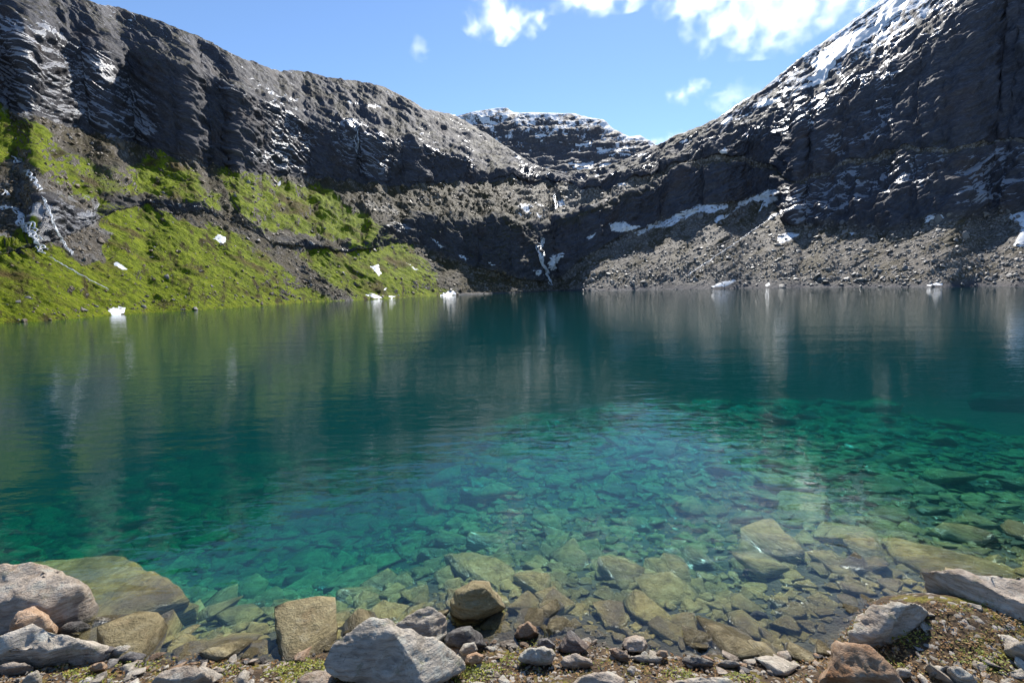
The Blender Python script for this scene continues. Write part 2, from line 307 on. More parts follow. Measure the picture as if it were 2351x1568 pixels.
def mountain_material():
    m = NT('mountain_rock'); a = m.attr('mask'); sp = m.n('ShaderNodeSeparateColor'); m.l(a.outputs['Color'], sp.inputs[0])
    g, sc, glint_in = sp.outputs[0], sp.outputs[1], sp.outputs[2]; ol = a.outputs['Alpha']
    q = m.attr('q').outputs['Vector']; sn = m.attr('snowdust').outputs['Fac']
    qs = m.mapping(q, (.5, 2.2, .6))
    n1 = m.noise(qs, .8, 8, .6); n2 = m.noise(q, 3.0, 8, .62); n3 = m.noise(q, .18, 5); nf = m.noise(qs, 5, 6, .65)
    rock = m.ramp(n1, [(.28, (.025, .025, .032)), (.45, (.060, .060, .074)), (.6, (.098, .098, .116)), (.75, (.15, .15, .17))])
    rock = m.mix(m.mrange(n3, .5, .72), rock, (.095, .062, .046), 'MIX')
    rock = m.mix(.6, rock, m.ramp(nf, [(.3, (.017, .017, .020)), (.55, (.070, .070, .082)), (.75, (.20, .20, .22))]))
    stone = m.vor(m.mapping(q, (1, 1.6, 1)), 4.2, out='Color'); sx = m.n('ShaderNodeSeparateColor'); m.l(stone, sx.inputs[0])
    screec = m.ramp(sx.outputs[0], [(0, (.070, .060, .049)), (.5, (.155, .135, .112)), (.85, (.23, .205, .175)), (1, (.38, .35, .32))])
    screec = m.mix(m.math('MULTIPLY', ol, .95), screec, m.ramp(n2, [(.35, (.036, .026, .013)), (.5, (.075, .056, .026)), (.66, (.10, .088, .028)), (.78, (.17, .15, .11))]))
    n4 = m.noise(q, 1.3, 7, .65); n5 = m.noise(q, 6, 5, .7)
    grassc = m.ramp(n4, [(.28, (.048, .064, .006)), (.42, (.125, .165, .008)), (.56, (.215, .27, .010)), (.72, (.29, .27, .024))])
    grassc = m.mix(m.mrange(n3, .52, .70), grassc, (.115, .085, .025))
    n6 = m.noise(m.mapping(q, (1.4, .35, .35)), .5, 6, .65); grassc = m.mix(m.mrange(n6, .51, .68), grassc, (.062, .048, .016)); grassc = m.mix(m.mrange(m.noise(q, .45, 4, .6), .52, .66, 0, .4), grassc, (.055, .075, .010))
    grassc = m.mix(m.mrange(n5, .60, .70), grassc, (.15, .14, .12))
    olivec = m.ramp(n4, [(.3, (.016, .014, .007)), (.5, (.040, .033, .012)), (.68, (.085, .075, .016)), (.8, (.13, .115, .02))])
    col = m.mix(sc, rock, screec)
    col = m.mix(m.math('MULTIPLY', m.math('MULTIPLY', ol, m.math('SUBTRACT', 1.0, m.math('MULTIPLY', sc, .75))), m.mrange(n5, .25, .6)), col, olivec)
    ge = m.mrange(m.math('ADD', g, m.math('MULTIPLY', m.math('SUBTRACT', n5, .5), .9)), .38, .62)
    col = m.mix(ge, col, grassc)
    we = m.mrange(m.math('ADD', glint_in, m.math('MULTIPLY', m.math('SUBTRACT', nf, .5), 1.6)), .50, .70)
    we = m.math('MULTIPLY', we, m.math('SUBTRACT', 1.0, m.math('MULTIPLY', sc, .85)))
    col = m.mix(m.math('MULTIPLY', we, .8), col, (.30, .31, .34))  # light grey paints sun and sky glints on damp slabs into the colour
    se = m.mrange(m.math('ADD', sn, m.math('MULTIPLY', m.math('SUBTRACT', nf, .5), 1.6)), .42, .62)
    col = m.mix(se, col, (.72, .75, .80))
    rough = m.math('SUBTRACT', .75, m.math('MULTIPLY', we, .46))
    rough = m.math('SUBTRACT', rough, m.math('MULTIPLY', sc, .12))
    h = m.math('ADD', m.math('MULTIPLY', n1, .7), m.math('MULTIPLY', n2, .5))
    h = m.math('ADD', h, m.math('MULTIPLY', nf, .25))
    sh = m.math('MULTIPLY', m.math('MULTIPLY', m.math('SUBTRACT', 1.0, sx.outputs[1]), sc), .5)
    h = m.math('ADD', h, sh)
    b = m.bump(h, .9, 1.1)
    m.pbsdf(col, rough, b, m.math('ADD', m.math('MULTIPLY', m.math('SUBTRACT', 1.0, m.math('MAXIMUM', sc, ge)), .14), m.math('ADD', .06, m.math('MULTIPLY', we, .5))))
    return m.m
MROCK = mountain_material()
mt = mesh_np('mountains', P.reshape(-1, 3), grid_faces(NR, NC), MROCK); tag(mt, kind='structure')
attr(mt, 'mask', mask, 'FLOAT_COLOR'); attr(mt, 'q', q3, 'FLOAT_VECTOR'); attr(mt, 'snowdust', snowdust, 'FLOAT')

# --- the peak behind the hanging valley
PK = [(850,460),(960,400),(1010,300),(1048,268),(1088,256),(1129,250),(1164,249),(1179,258),(1254,261),(1319,263),(1369,276),(1385,278),(1410,299),(1445,314),(1470,311),(1500,329),(1530,350),(1600,400),(1700,470)]
NCp = 560; azp = np.linspace(R(-17), R(24), NCp); eP = curve(PK, azp, .001, 5, 8)
NRp = 190; tp = np.linspace(0, 1, NRp)[:, None]
rp0, zp0 = 330.0, 42.0; topf = eP * 640 + CAM_H
hprof = np.interp(tp, [0, .22, .42, .6, .75, .9, 1.0], [0, .10, .34, .5, .74, .9, 1.0])
Rp = rp0 + (640 - rp0) * np.clip(tp, 0, 1) + np.zeros((1, NCp)); Zp = zp0 + (topf[None, :] - zp0) * hprof
Rp = np.vstack([Rp, Rp[-1:] * 1.08, Rp[-1:] * 1.5]); Zp = np.vstack([Zp, Zp[-1:] - 25, Zp[-1:] * 0 - 5]); NRp += 2
Ap = azp[None, :] + np.zeros((NRp, 1)); Pp = np.stack([Rp * np.sin(Ap), Rp * np.cos(Ap), Zp], -1); Np = normals(Pp)
Ep = Zp / Rp; lp = np.log(Rp); Tp = np.vstack([tp, [[1.02]], [[1.1]]]) + np.zeros((1, NCp))
fp = 1 - .8 * sstep(.9, 1, Tp)
dp = Rp * fp * (.010 * fbm(Ap * 18, Ep * 30, lp * 6, 4) + .006 * np.tanh(3 * fbm(Ep * 130, Ap * 14, lp * 6, 4, .55)) + .004 * fbm(Ap * 60, Ep * 70, lp * 20, 5, .55, True))
Pp = Pp + Np * dp[..., None]; Np = normals(Pp)
pk = mesh_np('mountain_peak', Pp.reshape(-1, 3), grid_faces(NRp, NCp), MROCK); tag(pk, kind='structure')
PPX, PPY = project(Pp.reshape(-1, 3)); PPX = PPX.reshape(NRp, NCp); PPY = PPY.reshape(NRp, NCp)
sdp = .92 * sstep(.38, .9, Tp * .75 + .5 * fbm(Ap * 50, Ep * 90, lp * 12, 5, .65))
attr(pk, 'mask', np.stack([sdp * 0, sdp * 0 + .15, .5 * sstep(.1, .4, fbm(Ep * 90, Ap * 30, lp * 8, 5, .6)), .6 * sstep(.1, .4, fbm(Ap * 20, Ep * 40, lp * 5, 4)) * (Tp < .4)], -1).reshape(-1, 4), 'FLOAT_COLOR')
attr(pk, 'q', np.stack([Ap * 100, Ep * 100, lp * 100], -1).reshape(-1, 3), 'FLOAT_VECTOR'); attr(pk, 'snowdust', sdp, 'FLOAT')

# ================================================================ SNOW, WATERFALLS
def blur(Q, k=2):
    Q = Q.copy()
    for _ in range(k):
        Q[:, 1:-1] = .25 * Q[:, :-2] + .5 * Q[:, 1:-1] + .25 * Q[:, 2:]
        Q[1:-1] = .25 * Q[:-2] + .5 * Q[1:-1] + .25 * Q[2:]
    return Q
SURF = {'m': (blur(P, 2), normals(blur(P, 3)), PX, PY, Rr, A2, SV, LR), 'p': (blur(Pp, 3), normals(blur(Pp, 3)), PPX, PPY, Rp, Ap, Ep, lp)}
EN = {k: (fbm(v[5] * 70, v[6] * 110, v[7] * 20, 5, .65), fbm(v[5] * 70 + 40, v[6] * 110 + 9, v[7] * 20, 5, .65)) for k, v in SURF.items()}
def drape(name, label, cat, where, pred, mat, thick, sink, group=None, wob=8, soft=6, box=None):
    """a sheet of real thickness that lies on the rock inside an outline measured on the picture"""
    S, Nn, px, py, rad = SURF[where][:5]; n1, n2 = EN[where]
    x = px + wob * n1; y = py + wob * .7 * n2
    m = (px > box[0] - 14) & (px < box[2] + 14) & (py > box[1] - 14) & (py < box[3] + 14)
    ii, jj = np.nonzero(m)
    if len(ii) == 0: return None
    i0, i1, j0, j1 = ii.min(), ii.max() + 1, jj.min(), jj.max() + 1
    sl = (slice(i0, i1), slice(j0, j1)); xs, ys = x[sl], y[sl]
    d = pred(xs, ys) + 1.0; d = np.where(m[sl], d, -99)
    ins = d > -1.2
    f = ins[:-1, :-1] & ins[1:, :-1] & ins[:-1, 1:] & ins[1:, 1:]
    th = rad[sl] * (-sink + (thick + sink) * sstep(-1.2, soft, d))
    V = (S[sl] + Nn[sl] * th[..., None])
    lab_ = np.zeros(f.shape, int); best, nb_, k_ = 0, 0, 0                # keep one connected sheet
    for i_, j_ in zip(*np.nonzero(f)):
        if lab_[i_, j_]: continue
        k_ += 1; st_ = [(i_, j_)]; lab_[i_, j_] = k_; n_ = 0
        while st_:
            a_, b_ = st_.pop(); n_ += 1
            for c_, d_ in ((a_ + 1, b_), (a_ - 1, b_), (a_, b_ + 1), (a_, b_ - 1)):
                if 0 <= c_ < f.shape[0] and 0 <= d_ < f.shape[1] and f[c_, d_] and not lab_[c_, d_]: lab_[c_, d_] = k_; st_.append((c_, d_))
        if n_ > nb_: best, nb_ = k_, n_
    f = f & (lab_ == best)
    nr, nc = ins.shape; idx = np.full(ins.shape, -1); a, b = np.nonzero(f)
    if len(a) == 0: return None
    quads = np.stack([a * nc + b, a * nc + b + 1, (a + 1) * nc + b + 1, (a + 1) * nc + b], 1)
    u, inv = np.unique(quads, return_inverse=True)
    o = mesh_np(name, V.reshape(-1, 3)[u], inv.reshape(-1, 4), mat)
    return tag(o, label, cat, group)
def sdist(poly):
    def f(x, y):
        d = polydist(x, y, poly); return np.where(inpoly(x, y, poly), d, -d)
    return f
def bbox(pts): a = np.array(pts); return a[:, 0].min(), a[:, 1].min(), a[:, 0].max(), a[:, 1].max()
m = NT('old_snow'); q = m.attr('q'); g = m.n('ShaderNodeNewGeometry').outputs['Position']
n = m.noise(g, .5, 6, .6); m.pbsdf(m.ramp(n, [(.3, (.52, .54, .57)), (.5, (.68, .70, .72)), (.65, (.78, .79, .81))]), .55, m.bump(n, .35, .5), .3); MSNOW = m.m
def snow(where, label, pts, name='snow_patch', **kw):
    return drape(name, label, 'snow patch', where, sdist(pts), MSNOW, .0006, .0004, 'snow patches left on the mountains', box=bbox(pts), **kw)
s2, s3, s1 = (lambda p: cr(2, p)), (lambda p: cr(3, p)), (lambda p: cr(1, p))
for where, label, pts in [
  ('p', 'slanting snow tongue just below the summit of the distant peak', s2([(625,528),(665,522),(705,552),(745,578),(700,572),(660,562)])),
  ('p', 'ragged snow patch on the middle of the far peak face', s2([(900,612),(940,606),(965,630),(925,648),(893,640)])),
  ('p', 'thin snow streak on the shoulder of the far peak', s2([(1070,660),(1150,648),(1178,668),(1120,676)])),
  ('p', 'upper bar of the frame shaped snow on the far peak', s2([(1180,674),(1260,681),(1328,670),(1326,692),(1240,692),(1200,710),(1183,712)])),
  ('p', 'lower thin bar of the frame shaped snow on the far peak', s2([(1205,704),(1290,700),(1355,707),(1300,716),(1210,716)])),
  ('p', 'broad curved snowfield at the foot of the far peak', s2([(1030,733),(1080,745),(1165,743),(1165,782),(1120,788),(1078,768)])),
  ('p', 'long tapering snow strip beside the curved snowfield', s2([(1188,746),(1260,731),(1310,733),(1240,752),(1205,774)])),
  ('p', 'square snow patch at the lower left of the far peak', s2([(915,803),(928,772),(972,772),(985,808),(950,812)])),
  ('p', 'flat sliver of snow under the curved snowfield', s2([(1020,783),(1080,794),(1040,806)])),
  ('m', 'snow sliver lying on the ridge below the far peak', s2([(1360,716),(1385,704),(1420,698),(1400,712),(1370,722)])),
  ('m', 'small snow patch on the brown saddle right of the peak foot', s2([(1270,842),(1310,835),(1315,848),(1280,853)])),
  ('m', 'tiny snow patch above the upper stream', s2([(1165,805),(1185,795),(1195,808),(1175,815)])),
  ('m', 'winged snow patch in the hanging valley left of the stream', s2([(812,940),(870,933),(892,945),(867,960),(888,982),(850,972)])),
  ('m', 'short snow bar between the winged patch and the stream', s2([(900,925),(942,945),(938,957),(915,945)])),
  ('m', 'square snow patch right beside the upper stream', s2([(1003,920),(1025,913),(1037,935),(1020,950),(1003,947)])),
  ('m', 'narrow snow streak left of the winged patch', s2([(805,963),(842,980),(838,988)])),
  ('m', 'broken snow patch just above the waterfall lip', s2([(907,975),(930,985),(926,1002),(906,997)])),
  ('m', 'thick oval snowfield at the left end of the cliff foot', s2([(1242,1025),(1310,1015),(1342,1028),(1385,1038),(1350,1057),(1290,1064),(1248,1057)])),
  ('m', 'longest snowfield climbing along the foot of the dark cliff', s2([(1345,1065),(1400,1043),(1440,1018),(1500,1008),(1568,972)]) + s3([(80,938),(217,936),(212,952),(130,980),(90,967),(10,1007)]) + s2([(1500,1040),(1440,1045),(1370,1082)])),
  ('m', 'short slanting snow strip below the oval snowfield', s2([(1138,1090),(1180,1053),(1168,1080),(1145,1098)])),
  ('m', 'hooked snowfield under the corner of the big buttress', s3([(243,968),(265,923),(330,903),(390,872),(452,870),(442,917),(400,937),(350,974),(375,922),(330,922),(280,942)])),
  ('m', 'snow strip just below the hooked snowfield', s3([(383,1008),(420,978),(450,973),(432,1002)])),
  ('m', 'double snow bar beneath the longest snowfield', s3([(145,1008),(175,985),(222,976),(205,996),(160,1020)])),
  ('m', 'angular snow patch on top of the rubble under the buttress', s3([(440,1084),(475,1063),(552,1070),(500,1103),(448,1118)])),
  ('m', 'dot of snow alone in the middle of the scree', s3([(772,1068),(797,1066),(785,1088)])),
  ('m', 'arched snow patch at the dark foot of the buttress', s3([(1102,1022),(1140,983),(1203,982),(1203,1000),(1150,1007)])),
  ('m', 'large snow patch cut off by the edge on the scree', s3([(1476,990),(1568,968),(1640,955),(1640,1130),(1515,1128),(1553,1055),(1553,1032),(1518,1012)])),
  ('m', 'low snow patch touching the water right of the centre', s3([(126,1318),(170,1293),(240,1278),(263,1285),(200,1312)])),
  ('m', 'small snow block on the water edge below the scree', s3([(372,1312),(400,1293),(413,1305),(395,1314)])),
  ('m', 'flat white snow bank on the water edge near the frame side', s3([(1105,1303),(1200,1290),(1195,1306),(1130,1310)])),
  ('m', 'boot shaped snow patch on the right bank of the waterfall', s2([(958,1190),(985,1168),(1038,1153),(1027,1182),(992,1212),(992,1236),(968,1238)])),
  ('m', 'small snow patch left of the waterfall foot', s2([(893,1236),(932,1238),(937,1257),(908,1260)])),
  ('m', 'thin snow streak highest on the brown scree', s2([(422,1088),(482,1130),(467,1132)])),
  ('m', 'pale snow streak in the middle of the brown scree', s2([(543,1163),(593,1182),(577,1193)])),
  ('m', 'thin snow streak nearest the dark bowl of the waterfall', s2([(674,1185),(720,1220),(700,1216)])),
  ('m', 'narrow snow streak pointing down the mossy rubble', s2([(315,1203),(368,1237),(345,1236)])),
  ('m', 'upright oval snow patch beside the last green strip', s2([(152,1222),(180,1208),(197,1255),(180,1265)])),
  ('m', 'round snow dot below the upright oval patch', s2([(197,1325),(221,1320),(218,1337)])),
  ('m', 'wide snow bank on the shore under the green slope', s2([(122,1348),(170,1343),(207,1363),(160,1370)])),
  ('m', 'short snow bank on the shore between two others', s2([(225,1353),(272,1357),(240,1369)])),
  ('m', 'snow bank on the shore under the brown scree', s2([(462,1352),(490,1333),(530,1330),(548,1346),(510,1352),(480,1360)])),
  ('m', 'bright snow tongue at the water where the gully ends', s1([(485,1422),(540,1403),(580,1408),(574,1432),(515,1442)])),
  ('m', 'lone white snow patch high on the bright green slope', s1([(973,1096),(995,1073),(1032,1084),(1030,1107),(1010,1120)])),
  ('m', 'slanting snow strip under the wet outcrop', s1([(508,1203),(540,1198),(585,1232),(560,1236)])),
  ('m', 'tiny snow fleck at the foot of the dark cliff', s1([(1258,842),(1287,828),(1282,847)])),
  ('m', 'tiny snow patch on the skyline slope', s1([(582,88),(620,92),(615,99),(585,95)])),
  ('m', 'long slender snow streak on the high shoulder', s2([(28,456),(60,462),(105,482),(60,474)])),
  ('m', 'second snow streak on the high shoulder, lower right of the first', s2([(117,480),(160,480),(208,490),(150,494)])),
  ('m', 'snow speck near the rim above the far peak foot', s2([(800,715),(840,717),(835,728),(808,727)])),
  ('m', 'great snowfield running down from the top of the steep ridge', s3([(985,-40),(1080,-40),(1050,0),(1020,45),(950,105),(885,160),(800,215),(745,250),(690,312),(655,375),(600,398),(530,418),(485,444),(540,398),(600,372),(565,365),(620,330),(585,290),(640,240),(700,190),(790,145),(880,120),(905,60),(930,20)])),
  ('m', 'tapered snowfield lower down the same ridge', s3([(322,498),(370,455),(468,443),(430,470),(370,492)])),
  ('m', 'pointed snow patch on the crest of the lower ridge', s3([(170,572),(205,540),(240,525),(237,548),(205,572)])),
  ('m', 'narrow snow strip behind the pointed patch', s3([(240,548),(280,530),(325,513),(300,535),(255,552)])),
  ('m', 'oval snow patch on the olive turf of the ridge', s3([(167,690),(205,677),(215,700),(185,708)])),
  ('m', 'small snow smear at the left end of the ridge', s3([(-15,652),(25,632),(28,645),(0,660)])),
  ('m', 'little snow lens under the ridge snowfield', s3([(570,556),(610,556),(615,566),(590,566)]))]:
    snow(where, label, pts)

m = NT('white_water'); g = m.n('ShaderNodeNewGeometry').outputs['Position']
n = m.noise(m.mapping(g, (1, 1, .5)), 1.1, 6, .7); m.pbsdf(m.ramp(n, [(.32, (.16, .18, .20)), (.5, (.62, .65, .68)), (.65, (.88, .9, .92))]), .3, m.bump(n, .8, .5), .5); MFALL = m.m
def surf_at(x, y):
    d2 = (PX - x) ** 2 + (PY - y) ** 2; k = np.argmin(np.where(N[..., 1] * P[..., 1] + N[..., 0] * P[..., 0] < .35 * Rr, d2, 1e9)); return P.reshape(-1, 3)[k], N.reshape(-1, 3)[k], Rr.ravel()[k]
def falls(name, label, cat, lines, w, strands=4):
    """an Empty at the foot; every strand is a ribbon with a rounded front that follows the rock"""
    foot = surf_at(*lines[0][-1])[0]; root = bpy.data.objects.new(name, None); C.objects.link(root); root.location = foot; tag(root, label, cat)
    rn = np.random.default_rng(int(w * 100) + len(label)); bn = 'strand'
    for li, l in enumerate(lines):
        p = np.array(l, float); seg = np.r_[0, np.cumsum(np.hypot(*np.diff(p, axis=0).T))]; n = max(4, int(seg[-1] / 2.2)); t = np.linspace(0, seg[-1], n)
        x = np.interp(t, seg, p[:, 0]); y = np.interp(t, seg, p[:, 1])
        x = x + (2.2 + w * .5) * fbm(t / 22 + li * 7, t * 0 + len(label), t * 0, 4, .6) * np.clip(np.arange(n) / 3, 0, 1); y = y + 2.5 * fbm(t / 17 + 50, t * 0 + len(label), t * 0, 3)
        S_ = [surf_at(a, b) for a, b in zip(x, y)]; Q = np.array([q[0] for q in S_]); Nq = np.array([q[1] for q in S_]); rq = np.array([q[2] for q in S_]).mean()
        for _ in range(9): Q[1:-1] = .25 * Q[:-2] + .5 * Q[1:-1] + .25 * Q[2:]; Nq[1:-1] = .25 * Nq[:-2] + .5 * Nq[1:-1] + .25 * Nq[2:]
        Nq /= np.linalg.norm(Nq, axis=1)[:, None]; tg = np.gradient(Q, axis=0); sd_ = np.cross(tg, Nq); sd_ /= np.linalg.norm(sd_, axis=1)[:, None] + 1e-9
        for k in range(strands if li == 0 else max(1, strands - 2)):
            u = np.arange(n); o1 = rn.uniform(0, 99); a, b = 0, n
            if k: a = rn.integers(0, max(1, n // 3)); b = n - rn.integers(0, max(1, n // 4))
            if b - a < 3: a, b = 0, n
            offs = w / F * rq * (1.3 * fbm(u * .16 + o1, u * 0 + k, u * 0, 3) * 1.6 + (0 if k == 0 else rn.uniform(-.6, .6)))
            hw = w / F * rq * (.24 if k == 0 else .16) * np.clip(.8 + 1.3 * fbm(u * .35 + o1 + 30, u * 0 + k, u * 0, 3), .25, 1.6) * np.clip(np.minimum(u - a + 1, b - u) / 3, .2, 1)
            c = Q + sd_ * offs[:, None] + Nq * (rq * .0034); V = []
            for f, g_ in ((-1, -.6), (-.45, .35), (.45, .35), (1, -.6)): V.append(c + sd_ * (f * hw)[:, None] + Nq * (g_ * hw)[:, None])
            V = np.stack(V, 1)[a:b] - foot; mesh_np(bn, V.reshape(-1, 3), grid_faces(b - a, 4), MFALL, root)
falls('waterfall', 'white waterfall dropping through the dark bowl into the lake', 'waterfall', [s2([(940,1045),(925,1062),(927,1110),(914,1150),(920,1190),(932,1220),(950,1245),(955,1275),(985,1310)]), s2([(932,1150),(925,1200),(948,1250)])], 7.5, 6)
falls('stream', 'thin white stream in the hanging valley above the waterfall lip', 'stream', [s2([(990,890),(992,930),(998,965),(983,1005),(955,1030),(940,1045)])], 4.5, 3)
falls('waterfall', 'slanting white cascade low on the wet outcrop of the green slope', 'waterfall', [s1([(-20,955),(60,956),(95,990),(128,1040),(160,1100),(185,1145),(210,1172)]), s1([(115,1010),(150,1060),(165,1110)])], 8, 5)
falls('waterfall', 'upper thin cascade starting high on the green slope', 'waterfall', [s1([(50,725),(108,765),(140,800),(165,840),(192,885)])], 6, 4)
falls('waterfall', 'long broken cascade down the middle of the wet outcrop', 'waterfall', [s1([(195,900),(215,950),(230,1000),(245,1050),(270,1090),(300,1140),(340,1180)])], 5, 4)
falls('stream', 'white trickle in the gully that ends at the bright snow tongue', 'stream', [s1([(215,1180),(260,1205),(330,1245),(400,1285),(470,1320),(500,1340)])], 2.6, 3)
falls('waterfall', 'short fall at the frame edge above the slanting cascade', 'waterfall', [s1([(10,870),(25,890),(30,910)])], 6, 3)
falls('waterfall', 'paired hairline falls on the dark upper cliff, the left thread', 'waterfall', [s2([(76,620),(78,670),(80,712)])], 3.2, 2)
falls('waterfall', 'paired hairline falls on the dark upper cliff, the right thread', 'waterfall', [s2([(94,600),(97,650),(98,692)])], 3.2, 2)
falls('stream', 'pale trickle running down the scree below the hooked snowfield', 'stream', [s3([(420,1000),(330,1060),(230,1130),(160,1180),(70,1240),(20,1270)])], 2.0, 3)

# ================================================================ CLOUDS (real volumes far behind the ridge)
def cloud(label, x, y, dist, wpx, hpx, dens, seed, thin=0.0):
    d = ray(np.array([x], float), np.array([y], float))[0]; c = np.array([0, 0, CAM_H]) + d * dist
    sx, sz = wpx / F * dist / 2, hpx / F * dist / 2; sy = max(sz * 1.3, sx * .5)
    rnd = np.random.default_rng(seed)
    bm = bmesh.new(); bmesh.ops.create_icosphere(bm, subdivisions=4, radius=1.0)
    V = np.array([v.co[:] for v in bm.verts]); k = 1.0 + .16 * fbm(V[:, 0] * 1.6 + seed, V[:, 1] * 1.6, V[:, 2] * 1.6, 3)
    for v, q in zip(bm.verts, V * k[:, None]): v.co = q
    me = bpy.data.meshes.new('cloud'); bm.to_mesh(me); bm.free()
    o = bpy.data.objects.new('cloud', me); C.objects.link(o); o.location = c; o.scale = (sx, sy, sz); o.rotation_euler = (0, 0, -math.atan2(d[0], d[1]))
    m = NT('cloud_vapour'); tc = m.n('ShaderNodeTexCoord').outputs['Object']
    ln = m.n('ShaderNodeVectorMath', operation='LENGTH'); m.l(tc, ln.inputs[0])
    n = m.noise(m.mapping(tc, (sx / 95, sy / 95, sz / 95), loc=(seed * 3.7, seed, 0)), 1.0, 7, .62, .25)
    e = m.math('ADD', m.math('MULTIPLY', m.math('SUBTRACT', .80 - thin, ln.outputs['Value']), 1.0), m.math('MULTIPLY', m.math('SUBTRACT', n, .5), 4.4))
    dn = m.math('MULTIPLY', m.mrange(e, .0, 1.2), dens * .75)
    vs = m.n('ShaderNodeVolumeScatter'); vs.inputs['Color'].default_value = (1, 1, 1, 1); vs.inputs['Anisotropy'].default_value = .55
    m.l(dn, vs.inputs['Density']); m.l(vs.outputs[0], m.out.inputs[1]); me.materials.append(m.m)
    tag(o, label, 'cloud', 'small clouds over the valley')
cloud('detached puffy white cloud high in the middle of the sky', 1158, 45, 1900, 215, 105, .014, 1)
cloud('thin white cloud strip along the top edge beside the puffy one', 1400, -14, 2000, 330, 70, .009, 2)
cloud('large bright cloud bank hanging against the steep snowy ridge', 1790, 25, 2100, 460, 190, .0065, 3)
cloud('lumpy white cloud at the top edge, beside the large bank', 1590, 0, 2050, 200, 100, .008, 4)
cloud('small torn cloud low in the sky left of the ridge', 1580, 210, 2200, 105, 66, .010, 5, .05)
cloud('faint cloud wisp touching the ridge crest', 1690, 222, 2100, 140, 80, .005, 6, .05)
cloud('tiny cloud wisp alone left of the puffy cloud', 958, 115, 2200, 60, 64, .006, 7, .1)
cloud('white cloud peeping over the notch at the ridge foot', 1535, 322, 2300, 110, 60, .014, 8)

# ================================================================ THE LAKE AND ITS BANK
def on_plane(x, y, z=0.0):
    d = ray(x, y); t = (z - CAM_H) / d[..., 2]; return np.array([0, 0, CAM_H]) + d * t[..., None]
BANK = [(-500,1440),(-200,1455),(0,1470),(130,1492),(260,1508),(420,1516),(600,1520),(720,1508),(900,1495),(1100,1482),(1250,1478),(1420,1488),(1580,1512),(1780,1530),(1900,1520),(1960,1455),(2050,1400),(2150,1388),(2250,1402),(2351,1425),(2600,1440),(3000,1450)]
bp = on_plane(np.array([b[0] for b in BANK], float), np.array([b[1] for b in BANK], float))
def bank_y(x): return np.interp(x, bp[:, 0], bp[:, 1])
def H0(x, y):
    x = np.asarray(x, float); y = np.asarray(y, float)
    d = y - bank_y(x) + .10 * fbm(x * 1.3, y * 1.3, x * 0 + 2, 3)
    shallow = .5 + .5 * sstep(3.5, -.5, x)
    bed = -(.13 * d + .030 * d ** 1.9 * 1.0) * (.62 + .38 * shallow) * (1 + .45 * sstep(-.5, -4, x) * sstep(1, 4, d)); dp_ = np.maximum(d, 0); s1 = .20 + .34 * sstep(.3, -3.2, x) - .07 * sstep(1.5, 4, x); bed = np.where(d > 0, -(s1 * 4 * (1 - np.exp(-dp_ / 4)) * (.55 + .45 * sstep(0, 2.5, d)) + .085 * dp_ + .10 * np.maximum(dp_ - 12, 0)), 0)
    bed = np.maximum(bed, -9 - .3 * np.tanh(bed / 20))
    land = np.where(d < 0, .30 * (1 - np.exp(d / .5)) * .55 + .16 * np.maximum(-d - .1, 0), 0)
    mound = .22 * np.exp(-(((x - 3.0) / .75) ** 2 + ((y - 3.2) / .45) ** 2))
    land = np.minimum(land, 1.0 + .02 * np.maximum(-d, 0)) + np.where(d < .1, mound, 0)
    return np.where(d > 0, bed, land) + .0
def H(x, y):
    x = np.asarray(x, float); y = np.asarray(y, float)
    return H0(x, y) + .022 * fbm(x * 3.2, y * 3.2, x * 0 + 1, 4) + .03 * fbm(x * .9, y * .9, x * 0 + 4, 2)
GX0, GY0, GD = -12.0, 0.0, .04
_gx, _gy = np.meshgrid(np.arange(GX0, 12.01, GD), np.arange(GY0, 26.01, GD)); HG = H(_gx, _gy).astype(np.float32); HG0 = H0(_gx, _gy).astype(np.float32)
def hq(x, y, G=None):
    G = HG if G is None else G
    i = min(max(int((y - GY0) / GD), 0), G.shape[0] - 1); j = min(max(int((x - GX0) / GD), 0), G.shape[1] - 1)
    return float(G[i, j])
def hit(px, py):
    d = ray(np.array([px], float), np.array([py], float))[0]
    t = 2.2; o = np.array([0, 0, CAM_H]); st = .012
    while t < 60:
        p = o + d * t
        if p[2] < hq(p[0], p[1]): return p
        t += st; st *= 1.004
    return p
def bank_material():
    m = NT('bank_soil'); g = m.n('ShaderNodeNewGeometry').outputs['Position']; xyz = m.n('ShaderNodeSeparateXYZ'); m.l(g, xyz.inputs[0]); z = xyz.outputs[2]
    n1 = m.noise(g, 3, 8, .65); n2 = m.noise(g, 22, 8, .7); n3 = m.noise(g, 9, 6, .6); n4 = m.noise(g, 70, 4, .7)
    soil = m.ramp(n2, [(.3, (.018, .011, .006)), (.48, (.060, .036, .018)), (.62, (.13, .085, .042)), (.8, (.27, .21, .14))])
    moss = m.ramp(n4, [(.3, (.05, .05, .006)), (.5, (.15, .13, .012)), (.7, (.27, .20, .03))])
    col = m.mix(m.mrange(m.math('ADD', n1, m.math('MULTIPLY', n3, .5)), .76, .90), soil, moss)
    v = m.vor(g, 34, out='Color'); s = m.n('ShaderNodeSeparateColor'); m.l(v, s.inputs[0])
    col = m.mix(m.math('GREATER_THAN', s.outputs[0], .84), col, m.mix(s.outputs[1], (.20, .17, .13), (.42, .38, .33)))
    bedc = m.ramp(m.noise(g, 5, 7, .65), [(.3, (.016, .013, .008)), (.5, (.045, .038, .020)), (.7, (.10, .085, .045))])
    col = m.mix(m.mrange(z, -.03, .03), bedc, col)
    vd = m.vor(g, 34); h = m.math('ADD', n2, m.math('MULTIPLY', vd, -.6))
    m.pbsdf(col, .85, m.bump(h, .9, .02), .3); return m.m
MBANK = bank_material()
xs = np.arange(-11, 11.01, .045); ys = np.concatenate([np.arange(-2, 2.4, .15), np.arange(2.4, 15, .045), np.arange(15, 40, .35)])
